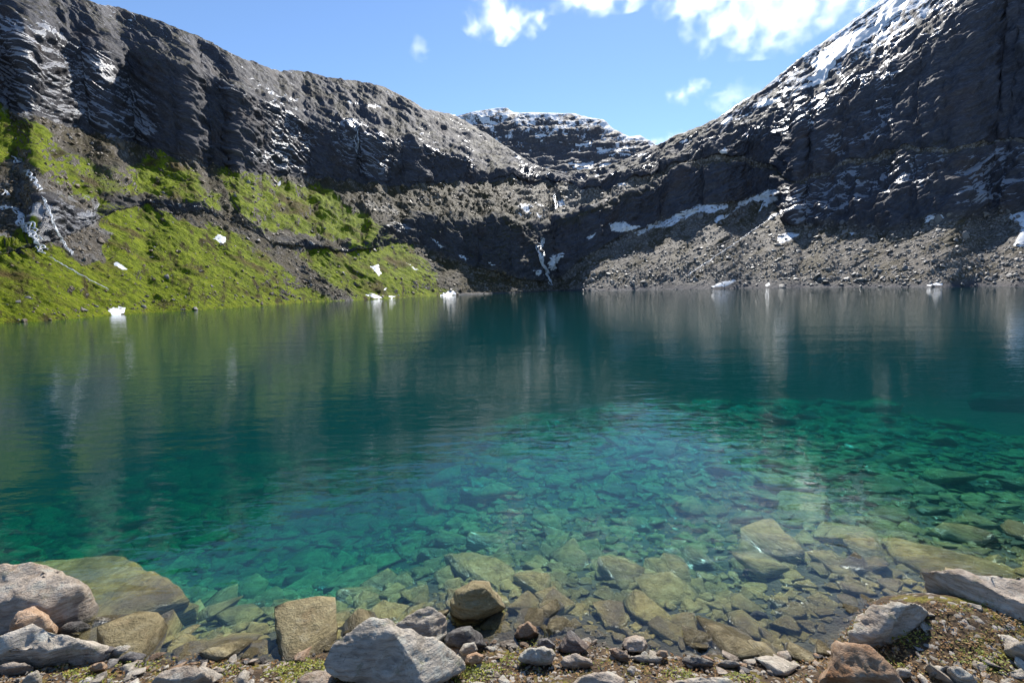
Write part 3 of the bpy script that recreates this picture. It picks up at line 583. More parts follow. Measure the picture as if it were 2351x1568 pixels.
X, Y = np.meshgrid(xs, ys); Zg = H(X, Y) + .02 * fbm(X * 9, Y * 9, X * 0 + 6, 3) * (np.abs(H0(X, Y)) < 1.2)
gb = mesh_np('ground', np.stack([X, Y, Zg], -1).reshape(-1, 3), grid_faces(len(ys), len(xs)), MBANK); tag(gb, kind='structure')
xs = np.concatenate([np.linspace(-320, -12, 60), np.linspace(-10.5, 10.5, 30), np.linspace(12, 320, 60)]); ys = np.concatenate([np.linspace(-60, -3, 16), np.linspace(-1.5, 14, 24), np.linspace(17, 330, 70)])
X, Y = np.meshgrid(xs, ys); Zg = H0(X, Y); ins = (np.abs(X) < 10.9) & (Y > -1.9) & (Y < 39); Zg = Zg - np.where(ins, .4, .02) * sstep(-40, -30, -np.abs(X))
lb = mesh_np('lakebed', np.stack([X, Y, Zg], -1).reshape(-1, 3), grid_faces(len(ys), len(xs)), MBANK); tag(lb, kind='structure')

def water_material():
    m = NT('lake_water'); g = m.n('ShaderNodeNewGeometry').outputs['Position']
    a = m.noise(m.mapping(g, (.55, 1.5, 1), (0, 0, R(6))), 2.6, 3, .5, .3)
    b = m.noise(m.mapping(g, (.35, 1.0, 1), (0, 0, R(-5))), .55, 3, .5, .4)
    c = m.noise(m.mapping(g, (.8, 1.6, 1), (0, 0, R(14))), 9, 2, .5)
    h = m.math('ADD', m.math('MULTIPLY', a, .5), m.math('MULTIPLY', b, 1.4)); h = m.math('ADD', h, m.math('MULTIPLY', c, .11))
    nb = m.bump(h, 1.0, .016)
    fr = m.n('ShaderNodeFresnel'); fr.inputs[0].default_value = 1.45; m.l(nb, fr.inputs[1])
    gl = m.n('ShaderNodeBsdfGlossy'); gl.inputs['Roughness'].default_value = .02; m.l(nb, gl.inputs['Normal'])
    tr = m.n('ShaderNodeBsdfTransparent'); mx = m.n('ShaderNodeMixShader')
    gm = m.n('ShaderNodeNewGeometry'); ff = m.math('MULTIPLY', fr.outputs[0], m.math('SUBTRACT', 1.0, gm.outputs['Backfacing'])); m.l(ff, mx.inputs[0]); m.l(tr.outputs[0], mx.inputs[1]); m.l(gl.outputs[0], mx.inputs[2]); m.l(mx.outputs[0], m.out.inputs[0])
    va = m.n('ShaderNodeVolumeAbsorption'); vs = m.n('ShaderNodeVolumeScatter'); ad = m.n('ShaderNodeAddShader')
    # absorption is density * (1 - colour)
    va.inputs['Color'].default_value = (0.0, .81, .79, 1); va.inputs['Density'].default_value = WABS
    vs.inputs['Color'].default_value = (.18, .90, .98, 1); vs.inputs['Density'].default_value = WSCAT; vs.inputs['Anisotropy'].default_value = .0
    m.l(va.outputs[0], ad.inputs[0]); m.l(vs.outputs[0], ad.inputs[1]); m.l(ad.outputs[0], m.out.inputs[1])
    return m.m
WABS, WSCAT = .84, .026
bm = bmesh.new(); bmesh.ops.create_cube(bm, size=1, matrix=Matrix.Translation((0, 125, -7)) @ Matrix.Diagonal((560, 330, 14, 1)))
me = bpy.data.meshes.new('lake'); bm.to_mesh(me); bm.free(); me.materials.append(water_material())
lk = bpy.data.objects.new('lake', me); C.objects.link(lk); tag(lk, kind='structure')
# ================================================================ ROCKS
def hull(pts):
    bm = bmesh.new(); vs = [bm.verts.new(p) for p in pts]
    r = bmesh.ops.convex_hull(bm, input=vs)
    bmesh.ops.delete(bm, geom=[v for v in bm.verts if not v.link_faces], context='VERTS')
    bmesh.ops.triangulate(bm, faces=bm.faces[:]); return bm
def refine(bm, edge, smooth=2, fac=.35):
    for _ in range(7):
        es = [e for e in bm.edges if e.calc_length() > edge]
        if not es or len(bm.verts) > 16000: break
        bmesh.ops.subdivide_edges(bm, edges=es, cuts=1, use_grid_fill=False); bmesh.ops.triangulate(bm, faces=[f for f in bm.faces if len(f.verts) > 3])
    for _ in range(smooth): bmesh.ops.smooth_vert(bm, verts=bm.verts[:], factor=fac, use_axis_x=True, use_axis_y=True, use_axis_z=True)
def roughen(bm, size, seed, amp=.035):
    bm.normal_update(); V = np.array([v.co[:] for v in bm.verts]); Nn = np.array([v.normal[:] for v in bm.verts]); k = 1.0 / size
    rn = np.random.default_rng(seed); ax = rn.normal(size=3) + np.array([0, 0, 2.2]); ax /= np.linalg.norm(ax); st = V @ ax * k
    q = V * k + seed * 1.37
    d = amp * size * (1.1 * fbm(q[:, 0] * 2.2, q[:, 1] * 2.2, q[:, 2] * 2.2, 4) + .7 * fbm(q[:, 0] * 4, q[:, 1] * 4, q[:, 2] * 4, 4, .55, True) - .4
        + .55 * np.tanh(3 * fbm(st * 9, q[:, 0] * 1.2, q[:, 1] * 1.2, 3)) + .45 * fbm(q[:, 0] * 11, q[:, 1] * 11, q[:, 2] * 11, 4, .6, True))
    for v, n, a in zip(bm.verts, Nn, d): v.co += Vector(n * a)
def rock_material(name, pale, mid, dark, lichen=.5, orange=.2, rough=.85, under=True):
    m = NT(name); g = m.n('ShaderNodeNewGeometry').outputs['Position']; oi = m.n('ShaderNodeObjectInfo').outputs['Random']
    off = m.n('ShaderNodeCombineXYZ'); m.l(m.math('MULTIPLY', oi, 37.0), off.inputs[0]); m.l(m.math('MULTIPLY', oi, 91.0), off.inputs[1])
    va = m.n('ShaderNodeVectorMath', operation='ADD'); m.l(g, va.inputs[0]); m.l(off.outputs[0], va.inputs[1]); v = va.outputs[0]
    n1 = m.noise(v, 4, 9, .62); n2 = m.noise(m.mapping(v, (.7, .7, 4.2), (R(20), R(-25), 0)), 12, 8, .68); n3 = m.noise(v, 55, 5, .7); n4 = m.noise(v, 7, 7, .7)
    col = m.ramp(n1, [(.28, dark), (.46, mid), (.68, pale)])
    col = m.mix(.55, col, m.ramp(n2, [(.34, dark), (.5, mid), (.62, pale)]))
    col = m.mix(m.math('MULTIPLY', m.mrange(n4, .53, .62), lichen), col, (.60, .59, .50))
    col = m.mix(m.math('MULTIPLY', m.mrange(m.noise(v, 11, 6, .7), .56, .66), lichen * .9), col, (.20, .20, .12))
    col = m.mix(m.math('MULTIPLY', m.mrange(m.noise(v, 3.2, 6, .65), .54, .68), orange), col, (.36, .17, .07))
    col = m.mix(m.math('MULTIPLY', m.mrange(n3, .60, .68), .55), col, (.022, .020, .018))
    bb = m.math('ADD', .78, m.math('MULTIPLY', oi, .44)); hs = m.n('ShaderNodeHueSaturation'); m.l(bb, hs.inputs['Value']); m.l(col, hs.inputs['Color']); col = hs.outputs[0]
    ro = rough
    if under:
        xyz = m.n('ShaderNodeSeparateXYZ'); m.l(g, xyz.inputs[0]); z = m.math('ADD', xyz.outputs[2], m.math('MULTIPLY', m.math('SUBTRACT', n2, .5), .06))
        wetc = m.mrange(z, .012, .05, 1, 0); col = m.mix(m.math('MULTIPLY', wetc, .62), col, (.035, .027, .017))
        alg = m.mrange(z, -.05, .0, 1, 0); ac = m.ramp(n2, [(.3, (.14, .095, .026)), (.5, (.33, .245, .078)), (.68, (.47, .38, .15))]); ac = m.mix(m.mrange(m.noise(g, 1.3, 4, .6), .42, .62, 0, .6), ac, (.075, .062, .028)); col = m.mix(alg, col, ac)
        ro = m.math('SUBTRACT', rough, m.math('MULTIPLY', wetc, .45))
    h = m.math('ADD', m.math('MULTIPLY', n2, 1.0), m.math('MULTIPLY', n3, .45))
    m.pbsdf(col, ro, m.bump(h, .9, .05), .3); return m.m
MR = {'grey': rock_material('grey_lichened_rock', (.64, .57, .47), (.45, .39, .31), (.11, .090, .070), .7, .22),
      'tan': rock_material('tan_rock', (.60, .52, .43), (.42, .34, .26), (.13, .09, .065), .45, .5),
      'orange': rock_material('orange_rock', (.56, .42, .30), (.42, .26, .15), (.17, .10, .06), .25, .8),
      'dark': rock_material('dark_schist', (.30, .28, .26), (.14, .125, .115), (.035, .031, .03), .3, .2),
      'wet': rock_material('drowned_rock', (.36, .30, .16), (.24, .19, .09), (.09, .07, .028), .1, .15, .6),
      'drowneddark': rock_material('drowned_dark_rock', (.04, .035, .025), (.022, .019, .014), (.010, .009, .007), 0, 0, .7, False)}
def h0(p): return hq(p[0], p[1], HG0)
def outline_rock(name, label, cat, pts, mat, thick=.55, tilt=35, sink=.12, seed=1, amp=.023, group=None, raise_=0.0, base=None, det=18, front=.72, back=.8, ridge=None, z=None):
    if mat == 'wet' and tilt >= 48: tilt = 95; thick *= .55; raise_ -= .05 if z is None else 0; front = .8; back = .9
    p = np.array(pts, float); pw = max(np.ptp(p[:, 0]), np.ptp(p[:, 1]))
    i = np.argmax(p[:, 1]); b = base or (p[:, 0].mean(), p[i, 1])
    p0 = hit(*b) if z is None else on_plane(np.array([b[0]]), np.array([b[1]]), z)[0]; p0[2] += raise_
    d = ray(np.array([b[0]]), np.array([b[1]]))[0]; hd = np.array([d[0], d[1], 0]); hd /= np.linalg.norm(hd)
    dist = np.linalg.norm(p0 - np.array([0, 0, CAM_H])); W = np.ptp(p[:, 0]) / F * dist; Hh = np.ptp(p[:, 1]) / F * dist; S = max(W, Hh); th = thick * min(W, Hh * 1.6)
    t = R(tilt); pv = math.cos(t) * np.array([0, 0, 1]) + math.sin(t) * hd; pn = np.cross(pv, np.cross(np.array([0, 0, 1]), hd)); pn /= np.linalg.norm(pn)
    if pn @ d > 0: pn = -pn                                           # towards the viewer / up
    D = ray(p[:, 0], p[:, 1]); o = np.array([0, 0, CAM_H]); tt = ((p0 - o) @ pn) / (D @ pn); Q = o + D * tt[:, None]
    c = Q.mean(0); rn = np.random.default_rng(seed)
    out = [tuple(q) for q in Q]
    if ridge:
        for x_, y_, f_ in ridge:
            pl = p0 + pn * th * f_; dd = ray(np.array([x_]), np.array([y_]))[0]; out.append(tuple(o + dd * ((pl - o) @ pn) / (dd @ pn)))
    else:
        for q in Q: out.append(tuple(c + (q - c) * (front + .12 * rn.uniform(-1, 1)) + pn * th * .5 * rn.uniform(.7, 1.1)))
    for q in Q: out.append(tuple(c + (q - c) * (back + .1 * rn.uniform(-1, 1)) - pn * th * .5 - np.array([0, 0, sink * Hh])))
    bm = hull(out); refine(bm, S / det, 1, .12); roughen(bm, S, seed, amp * 1.45)
    loc = Vector((c[0], c[1], min(q[2] for q in Q)))
    bmesh.ops.translate(bm, vec=-loc, verts=bm.verts[:]); me = bpy.data.meshes.new(name); bm.to_mesh(me); bm.free()
    me.polygons.foreach_set('use_smooth', [True] * len(me.polygons)); me.materials.append(MR[mat])
    o_ = bpy.data.objects.new(name, me); C.objects.link(o_); o_.location = loc
    return tag(o_, label, cat, group)
k4, k5, k6 = (lambda p: cr(4, p)), (lambda p: cr(5, p)), (lambda p: cr(6, p))
ROCKS = [
 # name, label, outline, material, options
 ('boulder', 'largest pale boulder, half in the water at the left frame edge', k4([(-140,1180),(-60,1080),(90,1040),(200,1050),(280,1082),(330,1135),(420,1180),(440,1225),(400,1280),(250,1340),(60,1350),(-120,1330)]), 'tan', dict(thick=.3, tilt=72, det=48, amp=.019, seed=3, front=.7)),
 ('boulder', 'brown drowned slab running out from the largest pale boulder', k4([(60,1050),(150,1022),(330,1030),(520,1000),(570,1008),(680,1095),(800,1150),(860,1195),(740,1240),(600,1290),(420,1310),(250,1290)]), 'wet', dict(thick=.16, tilt=80, det=30, amp=.012, seed=4, z=-.10)),
 ('boulder', 'tan angular rock leaning on the big left boulder', k4([(42,1330),(48,1285),(85,1240),(150,1228),(210,1268),(262,1322),(266,1362),(180,1372),(60,1360)]), 'orange', dict(thick=.7, tilt=38, seed=5, raise_=.03)),
 ('boulder', 'greenish lichen covered ledge in the lower left corner', k4([(-80,1360),(0,1338),(140,1318),(230,1345),(330,1385),(420,1410),(490,1440),(470,1458),(330,1460),(150,1450),(120,1480),(-80,1480)]), 'grey', dict(thick=.35, tilt=58, det=26, seed=6, raise_=.05)),
 ('stone', 'brown wet stone beside the tan angular rock', k4([(266,1338),(300,1308),(380,1296),(430,1312),(425,1335),(350,1360),(280,1358)]), 'dark', dict(thick=.5, tilt=60, seed=7)),
 ('stone', 'pale flat slab at the waterline right of the lichen ledge', k4([(455,1425),(520,1405),(600,1402),(655,1428),(650,1448),(560,1452),(490,1446)]), 'grey', dict(thick=.45, tilt=62, seed=8, raise_=.03)),
 ('stone', 'pale rounded stone lying under the lichen ledge', k4([(215,1420),(270,1402),(320,1410),(348,1445),(335,1466),(260,1460)]), 'tan', dict(thick=.5, tilt=50, seed=9, raise_=.05)),
 ('stone', 'cream coloured slab cut by the bottom edge on the left', k4([(690,1570),(720,1530),(790,1498),(880,1505),(970,1538),(960,1556),(860,1560),(800,1590)]), 'tan', dict(thick=.4, tilt=62, seed=10, raise_=.05)),
 ('stone', 'small tan rock between the lichen ledge and the cream slab', k4([(402,1500),(420,1480),(470,1468),(492,1488),(480,1510),(430,1515)]), 'orange', dict(thick=.6, tilt=40, seed=11, raise_=.04)),
 ('stone', 'small grey stone just above the cream slab', k4([(948,1510),(985,1490),(1020,1500),(1015,1522),(965,1526)]), 'grey', dict(thick=.6, tilt=45, seed=12, raise_=.04)),
 ('stone', 'elongated pale slab in the mossy corner at bottom left', k4([(-20,1500),(60,1478),(140,1482),(160,1495),(80,1510),(0,1520)]), 'tan', dict(thick=.4, tilt=62, seed=13, raise_=.03)),
 ('stone', 'pointed grey stone at the bottom edge in the left corner', k4([(95,1568),(130,1530),(170,1510),(190,1545),(180,1575),(110,1585)]), 'grey', dict(thick=.6, tilt=40, seed=14, raise_=.03)),
 ('boulder', 'biggest grey boulder with a dark front, in the bottom middle', k5([(-70,1480),(-20,1400),(40,1345),(150,1275),(215,1285),(285,1312),(350,1345),(430,1372),(475,1420),(570,1475),(575,1500),(490,1520),(420,1580),(250,1600),(60,1560),(-60,1520)]), 'grey', dict(thick=.8, tilt=33, det=52, amp=.015, seed=15, raise_=.04, ridge=[(x_, y_, f_) for (x_, y_), f_ in zip(k5([(60,1480),(150,1400),(238,1338),(290,1390),(345,1480),(390,1575)]), (.03,.08,.11,.13,.16,.19))])),
 ('boulder', 'rounded pale boulder right behind the biggest grey one', k5([(258,1302),(330,1250),(405,1224),(460,1240),(494,1282),(490,1350),(450,1392),(390,1372),(310,1345)]), 'grey', dict(thick=.75, tilt=40, det=30, seed=16, raise_=.05, amp=.022, ridge=[(x_, y_, f_) for (x_, y_), f_ in zip(k5([(290,1322),(345,1292),(400,1300),(440,1390)]), (.04,.10,.13,.16))])),
 ('boulder', 'dark blocky rock wedged beside the rounded pale boulder', k5([(480,1380),(498,1335),(560,1312),(600,1308),(650,1350),(677,1396),(640,1410),(560,1400),(500,1398)]), 'dark', dict(thick=.7, tilt=35, det=22, seed=17, raise_=.05)),
 ('stone', 'small whitish rock at the right foot of the biggest boulder', k5([(545,1425),(570,1390),(620,1380),(635,1415),(600,1440),(560,1445)]), 'grey', dict(thick=.7, tilt=38, seed=18, raise_=.05)),
 ('stone', 'bright orange stone at the right foot of the biggest boulder', k5([(575,1475),(585,1440),(625,1425),(660,1440),(650,1475),(610,1488)]), 'orange', dict(thick=.7, tilt=38, seed=19, raise_=.04)),
 ('boulder', 'big brown drowned boulder in the green shallows', k5([(508,1210),(530,1150),(608,1100),(680,1110),(720,1160),(765,1225),(700,1260),(640,1300),(560,1290),(515,1260)]), 'wet', dict(thick=.7, tilt=40, det=26, seed=20, sink=.05)),
 ('stone', 'yellowish drowned stone touching the big brown boulder', k5([(655,1240),(672,1218),(730,1212),(772,1245),(768,1278),(700,1282),(665,1265)]), 'wet', dict(thick=.6, tilt=48, seed=21)),
 ('boulder', 'long smooth green slab under water behind the brown boulder', k5([(478,985),(600,972),(720,1010),(790,1062),(840,1110),(780,1130),(740,1180),(640,1120),(540,1060)]), 'wet', dict(thick=.3, tilt=76, det=24, seed=22, amp=.014)),
 ('boulder', 'drowned brown hump left of the rounded pale boulder', k5([(95,1300),(130,1240),(200,1212),(290,1218),(335,1235),(270,1300),(200,1320)]), 'wet', dict(thick=.5, tilt=55, det=20, seed=23)),
 ('stone', 'grey striped stone on the brown bank, right of the orange one', k5([(813,1462),(835,1425),(865,1408),(930,1402),(975,1415),(992,1442),(960,1482),(880,1482)]), 'grey', dict(thick=.65, tilt=42, det=22, seed=24, raise_=.04)),
 ('stone', 'dark pointed shard standing on the bank', k5([(995,1410),(1020,1365),(1055,1326),(1080,1345),(1095,1380),(1140,1400),(1110,1420),(1030,1420)]), 'dark', dict(thick=.6, tilt=20, det=20, seed=25, raise_=.03)),
 ('stone', 'low dark rock left of the pointed shard', k5([(905,1395),(915,1365),(950,1362),(990,1395),(985,1412),(930,1408)]), 'dark', dict(thick=.6, tilt=40, seed=26, raise_=.03)),
 ('stone', 'pale flat slab with a little dark stone on it', k5([(1005,1470),(1030,1448),(1085,1438),(1150,1465),(1155,1480),(1080,1492),(1020,1486)]), 'tan', dict(thick=.4, tilt=62, seed=27, raise_=.03)),
 ('stone', 'little dark stone lying on the pale flat slab', k5([(1038,1450),(1050,1436),(1075,1440),(1082,1455),(1055,1460)]), 'dark', dict(thick=.6, tilt=45, seed=28, raise_=.09, det=10)),
 ('stone', 'brown jagged rock on top of the waterline rock pile', k5([(1288,1398),(1305,1365),(1350,1346),(1390,1358),(1408,1395),(1390,1425),(1320,1418)]), 'tan', dict(thick=.7, tilt=32, seed=29, raise_=.03)),
 ('stone', 'reddish wet stone at the water edge left of the shard', k5([(800,1350),(815,1310),(862,1288),(900,1310),(912,1345),(870,1370),(820,1368)]), 'orange', dict(thick=.6, tilt=45, seed=30, raise_=.0)),
 ('stone', 'creamy domed stone cut by the bottom edge near the middle', k5([(1060,1580),(1090,1540),(1170,1520),(1240,1520),(1300,1555),(1305,1590),(1180,1600)]), 'tan', dict(thick=.5, tilt=50, det=22, seed=31, raise_=.05)),
 ('stone', 'pale flake leaning in front of the waterline rock pile', k5([(1232,1415),(1260,1405),(1310,1430),(1325,1458),(1280,1462),(1250,1440)]), 'tan', dict(thick=.4, tilt=55, seed=32, raise_=.02)),
 ('stone', 'long flat pale stone at the base of the waterline rock pile', k5([(1330,1450),(1400,1440),(1470,1452),(1460,1470),(1380,1472)]), 'grey', dict(thick=.4, tilt=62, seed=33, raise_=.02)),
 ('stone', 'rusty block at the right end of the waterline rock pile', k5([(1445,1435),(1460,1415),(1495,1420),(1502,1445),(1470,1455)]), 'orange', dict(thick=.7, tilt=38, seed=34, raise_=.03, det=12)),
 ('stone', 'brown drowned stone with a sunlit wet rim behind the rock pile', k5([(1225,1395),(1250,1360),(1330,1345),(1420,1350),(1470,1375),(1500,1400),(1420,1408),(1300,1410)]), 'wet', dict(thick=.35, tilt=68, seed=35, raise_=-.01)),
 ('boulder', 'grey embedded boulder at the edge of the soil mound', k6([(748,1425),(755,1385),(800,1330),(850,1268),(940,1252),(1020,1240),(1098,1226),(1110,1240),(1040,1290),(980,1340),(900,1390),(830,1445)]), 'grey', dict(thick=.32, tilt=64, det=34, seed=36, raise_=-.02, amp=.035)),
 ('boulder', 'orange tinted block cut by the bottom edge on the right', k6([(625,1590),(650,1520),(690,1425),(715,1418),(780,1435),(855,1442),(930,1490),(985,1545),(1010,1590),(800,1610)]), 'orange', dict(thick=.4, tilt=58, det=30, seed=37, raise_=.05, amp=.020, front=.85)),
 ('boulder', 'long dipping ledge rising from the water at the right edge', k6([(1080,1058),(1180,1070),(1300,1082),(1420,1105),(1560,1108),(1700,1120),(1700,1330),(1560,1290),(1440,1235),(1300,1170),(1180,1110)]), 'tan', dict(thick=.2, tilt=76, det=42, seed=38, raise_=-.02, amp=.022, front=.6)),
 ('boulder', 'brown drowned slab behind the dipping ledge', k6([(900,905),(1040,975),(1160,985),(1300,990),(1420,1040),(1560,1095),(1680,1110),(1560,1140),(1300,1110),(1120,1080),(990,1010)]), 'wet', dict(thick=.16, tilt=80, det=28, seed=39, amp=.012, z=-.10)),
 ('stone', 'pale blocky stone by the right frame edge', k6([(1470,1420),(1490,1390),(1560,1385),(1640,1400),(1640,1455),(1560,1462),(1500,1450)]), 'grey', dict(thick=.7, tilt=38, seed=40, raise_=.05)),
 ('stone', 'greenish flat stone in the lower right corner', k6([(1205,1515),(1235,1495),(1290,1520),(1345,1562),(1320,1580),(1250,1568)]), 'grey', dict(thick=.4, tilt=58, seed=41, raise_=.04)),
 ('stone', 'dark slanting flake above the greenish flat stone', k6([(1128,1530),(1160,1508),(1220,1488),(1228,1500),(1180,1532),(1140,1540)]), 'dark', dict(thick=.5, tilt=45, seed=42, raise_=.04)),
 ('stone', 'light grey stone right of the orange tinted block', k6([(960,1520),(985,1502),(1030,1502),(1055,1530),(1020,1548),(980,1544)]), 'grey', dict(thick=.6, tilt=45, seed=43, raise_=.04)),
 ('stone', 'dark flat stone at the waterline left of the orange block', k6([(0,1462),(30,1446),(90,1448),(150,1472),(140,1490),(70,1492),(15,1480)]), 'dark', dict(thick=.5, tilt=55, seed=44, raise_=.03)),
 ('stone', 'pale flat stone following the dark one along the waterline', k6([(160,1482),(200,1462),(262,1472),(270,1488),(215,1494)]), 'grey', dict(thick=.5, tilt=55, seed=45, raise_=.03)),
 ('stone', 'sandy flat stone nearest the orange block on the waterline', k6([(348,1458),(395,1448),(436,1470),(430,1480),(375,1474)]), 'tan', dict(thick=.5, tilt=55, seed=46, raise_=.03)),
 ('stone', 'whitish slab lying along the bottom edge right of the middle', k6([(-40,1575),(20,1545),(140,1540),(255,1562),(250,1590),(60,1600)]), 'grey', dict(thick=.4, tilt=60, seed=47, raise_=.05)),
 ('boulder', 'big brown drowned boulder beside the soil mound', k6([(475,1262),(560,1222),(650,1203),(720,1238),(785,1292),(740,1330),(650,1350),(560,1330)]), 'wet', dict(thick=.45, tilt=56, det=22, seed=48)),
 ('stone', 'black drowned stone left of the brown boulder', k6([(295,1270),(340,1240),(385,1250),(395,1270),(340,1284)]), 'drowneddark', dict(thick=.5, tilt=55, seed=49)),
 ('boulder', 'pale drowned slab, upper one of a pair in the right shallows', k6([(425,955),(500,945),(570,990),(625,1045),(600,1064),(520,1040),(450,1000)]), 'wet', dict(thick=.3, tilt=74, seed=50, amp=.015)),
 ('boulder', 'pale drowned slab, longer lower one of the pair', k6([(215,1010),(300,985),(420,1015),(515,1080),(480,1100),(360,1088),(260,1055)]), 'wet', dict(thick=.25, tilt=76, seed=51, amp=.015)),
 ('stone', 'flat olive drowned slab near the bank in the right shallows', k6([(160,1320),(210,1292),(290,1300),(340,1330),(280,1352),(200,1350)]), 'wet', dict(thick=.35, tilt=70, seed=52)),
 ('stone', 'tan drowned slab against the bank above the dark flat stone', k6([(-10,1400),(30,1370),(90,1385),(125,1440),(60,1465),(10,1440)]), 'wet', dict(thick=.4, tilt=66, seed=53)),
 ('boulder', 'pale drowned slab in the left shallows near the brown slab', k4([(640,1260),(670,1215),(750,1192),(830,1215),(850,1240),(790,1290),(690,1312)]), 'wet', dict(thick=.35, tilt=66, det=20, seed=54, amp=.016)),
 ('boulder', 'reddish drowned stone close to the left bank', k4([(1020,1420),(1060,1385),(1120,1368),(1190,1400),(1160,1440),(1060,1450)]), 'wet', dict(thick=.4, tilt=62, seed=55)),
 ('boulder', 'wide yellowish drowned slab near the biggest grey boulder', k4([(1310,1370),(1350,1300),(1460,1290),(1560,1320),(1580,1370),(1480,1400),(1360,1410)]), 'wet', dict(thick=.25, tilt=76, det=20, seed=56, amp=.015)),
 ('boulder', 'wide pale slab deep under the blue water', k5([(10,840),(60,800),(150,800),(215,845),(170,880),(70,890)]), 'wet', dict(thick=.25, tilt=76, seed=57)),
 ('boulder', 'rounded drowned slab below the wide pale slab', k5([(255,950),(320,928),(400,940),(430,985),(370,1010),(290,1000)]), 'wet', dict(thick=.3, tilt=72, seed=58)),
 ('boulder', 'fan shaped drowned slab far out right of the middle', k5([(1350,790),(1420,780),(1540,790),(1600,830),(1500,860),(1400,850)]), 'wet', dict(thick=.25, tilt=76, seed=59)),
 ('boulder', 'green drowned slab right of the long smooth one', k5([(1185,880),(1240,850),(1330,855),(1340,890),(1280,930),(1200,915)]), 'wet', dict(thick=.3, tilt=72, seed=60)),
 ('boulder', 'long black sunken ridge under the surface at the right edge', k6([(1300,272),(1340,262),(1450,272),(1600,285),(1600,318),(1450,312),(1320,298)]), 'drowneddark', dict(thick=.5, tilt=70, seed=61, raise_=.25)),
 ('boulder', 'smaller black sunken ridge farther out at the right edge', k6([(1330,205),(1380,208),(1440,216),(1520,212),(1500,226),(1400,224)]), 'drowneddark', dict(thick=.5, tilt=70, seed=62, raise_=.25)),
 ('boulder', 'slanting black sunken rock, left one of two', k6([(368,350),(420,362),(520,386),(500,394),(420,382)]), 'drowneddark', dict(thick=.5, tilt=70, seed=63, raise_=.1)),
 ('boulder', 'lens shaped black sunken rock, right one of two', k6([(530,352),(580,346),(640,362),(640,374),(570,370)]), 'drowneddark', dict(thick=.5, tilt=70, seed=64, raise_=.1)),
 ('boulder', 'faint dark sunken rock just below the two black ones', k6([(545,428),(600,432),(650,428),(630,440),(570,440)]), 'drowneddark', dict(thick=.5, tilt=70, seed=65, raise_=.05)),
 ('boulder', 'thin dark sunken shelf farthest out on the right', k6([(600,158),(680,150),(760,148),(720,158),(640,164)]), 'drowneddark', dict(thick=.5, tilt=70, seed=66, raise_=.3)),
]
for nm, lab, pts, mat, kw in ROCKS: outline_rock(nm, lab, nm, pts, mat, **kw)

# --- stones in great number: a dozen shapes, copied
def base_stone(seed, flat, sub=True):
    rn = np.random.default_rng(seed); v = rn.normal(size=(12, 3)); v /= np.maximum(np.abs(v).max(axis=1), .55 * np.linalg.norm(v, axis=1))[:, None] * 1.12; v *= np.array([.5, .5 * rn.uniform(.6, .95), .5 * flat])
    bm = hull([tuple(q) for q in v])
    if sub: refine(bm, .19, 1, .22); roughen(bm, 1.0, seed, .018)
    me = bpy.data.meshes.new('stone'); bm.to_mesh(me); bm.free(); me.polygons.foreach_set('use_smooth', [sub] * len(me.polygons)); return me
def mesh_arrays(me):
    V = np.zeros(len(me.vertices) * 3, np.float32); me.vertices.foreach_get('co', V); Fq = np.zeros(len(me.polygons) * 3, np.int32); me.polygons.foreach_get('vertices', Fq)
    return V.reshape(-1, 3), Fq.reshape(-1, 3)
def rotm(yaw, tx, ty):
    return np.array(Matrix.Rotation(yaw, 3, 'Z') @ Matrix.Rotation(tx, 3, 'X') @ Matrix.Rotation(ty, 3, 'Y'))
def scatter(shapes, items, name, mat, kind='stuff', smooth=True):
    arr = [mesh_arrays(s_) for s_ in shapes]; VV, FF, n = [], [], 0
    for i, (p, s, yaw, tx, ty, nrm) in enumerate(items):
        V, Fq = arr[i % len(arr)]; M = rotm(yaw, tx, ty)
        if nrm is not None: M = np.array(Vector(nrm).to_track_quat('Z', 'Y').to_matrix()) @ M
        VV.append(V @ M.T * s + p); FF.append(Fq + n); n += len(V)
    return tag(mesh_np(name, np.concatenate(VV), np.concatenate(FF), mat, smooth=smooth), kind=kind)
def place(shape, name, label, cat, group, it, mat):
    p, s, yaw, tx, ty, nrm = it; key = (shape.name, mat.name)
    o = bpy.data.objects.new(name, shape); C.objects.link(o); M = Matrix(rotm(yaw, tx, ty))
    if nrm is not None: M = Vector(nrm).to_track_quat('Z', 'Y').to_matrix() @ M
    o.matrix_world = Matrix.Translation(p) @ M.to_4x4() @ Matrix.Scale(s, 4)
    return tag(o, label, cat, group)
def with_mat(shapes, mat):
    r = []
    for s_ in shapes: c = s_.copy(); c.materials.clear(); c.materials.append(mat); r.append(c)
    return r
SH = [base_stone(100 + i, [.24, .32, .4, .2][i % 4]) for i in range(12)]
SL = [base_stone(200 + i, [.45, .6, .7][i % 3], False) for i in range(9)]
# the lake bed
bed = []
for _ in range(26000):
    y = 2.9 + 14 * rng.random() ** 1.35; x = rng.uniform(-1, 1) * min(3.6 + .95 * y, 11.5)
    h = hq(x, y, HG0)
    if h > -.02 or h < -5.5: continue
    s = float(np.clip(.072 * math.exp(rng.normal() * .75), .03, .75)) * (.7 + .085 * y)
    bed.append((np.array([x, y, 0.0]), s, rng.uniform(0, 6.28), rng.normal() * .10, rng.normal() * .10 - .05, None))
hs = H(np.array([b[0][0] for b in bed]), np.array([b[0][1] for b in bed]))
for b, h in zip(bed, hs): b[0][2] = h + b[1] * .07
def near(b): return b[1] / math.hypot(b[0][1], 2.6)
bed.sort(key=near, reverse=True)
inview = [b for b in bed if 0 < project(b[0][None])[0][0] < 2351 and project(b[0][None])[1][0] < 1560]
ids = {id(b) for b in inview[:280]}
WSH = with_mat(SH, MR['wet'])
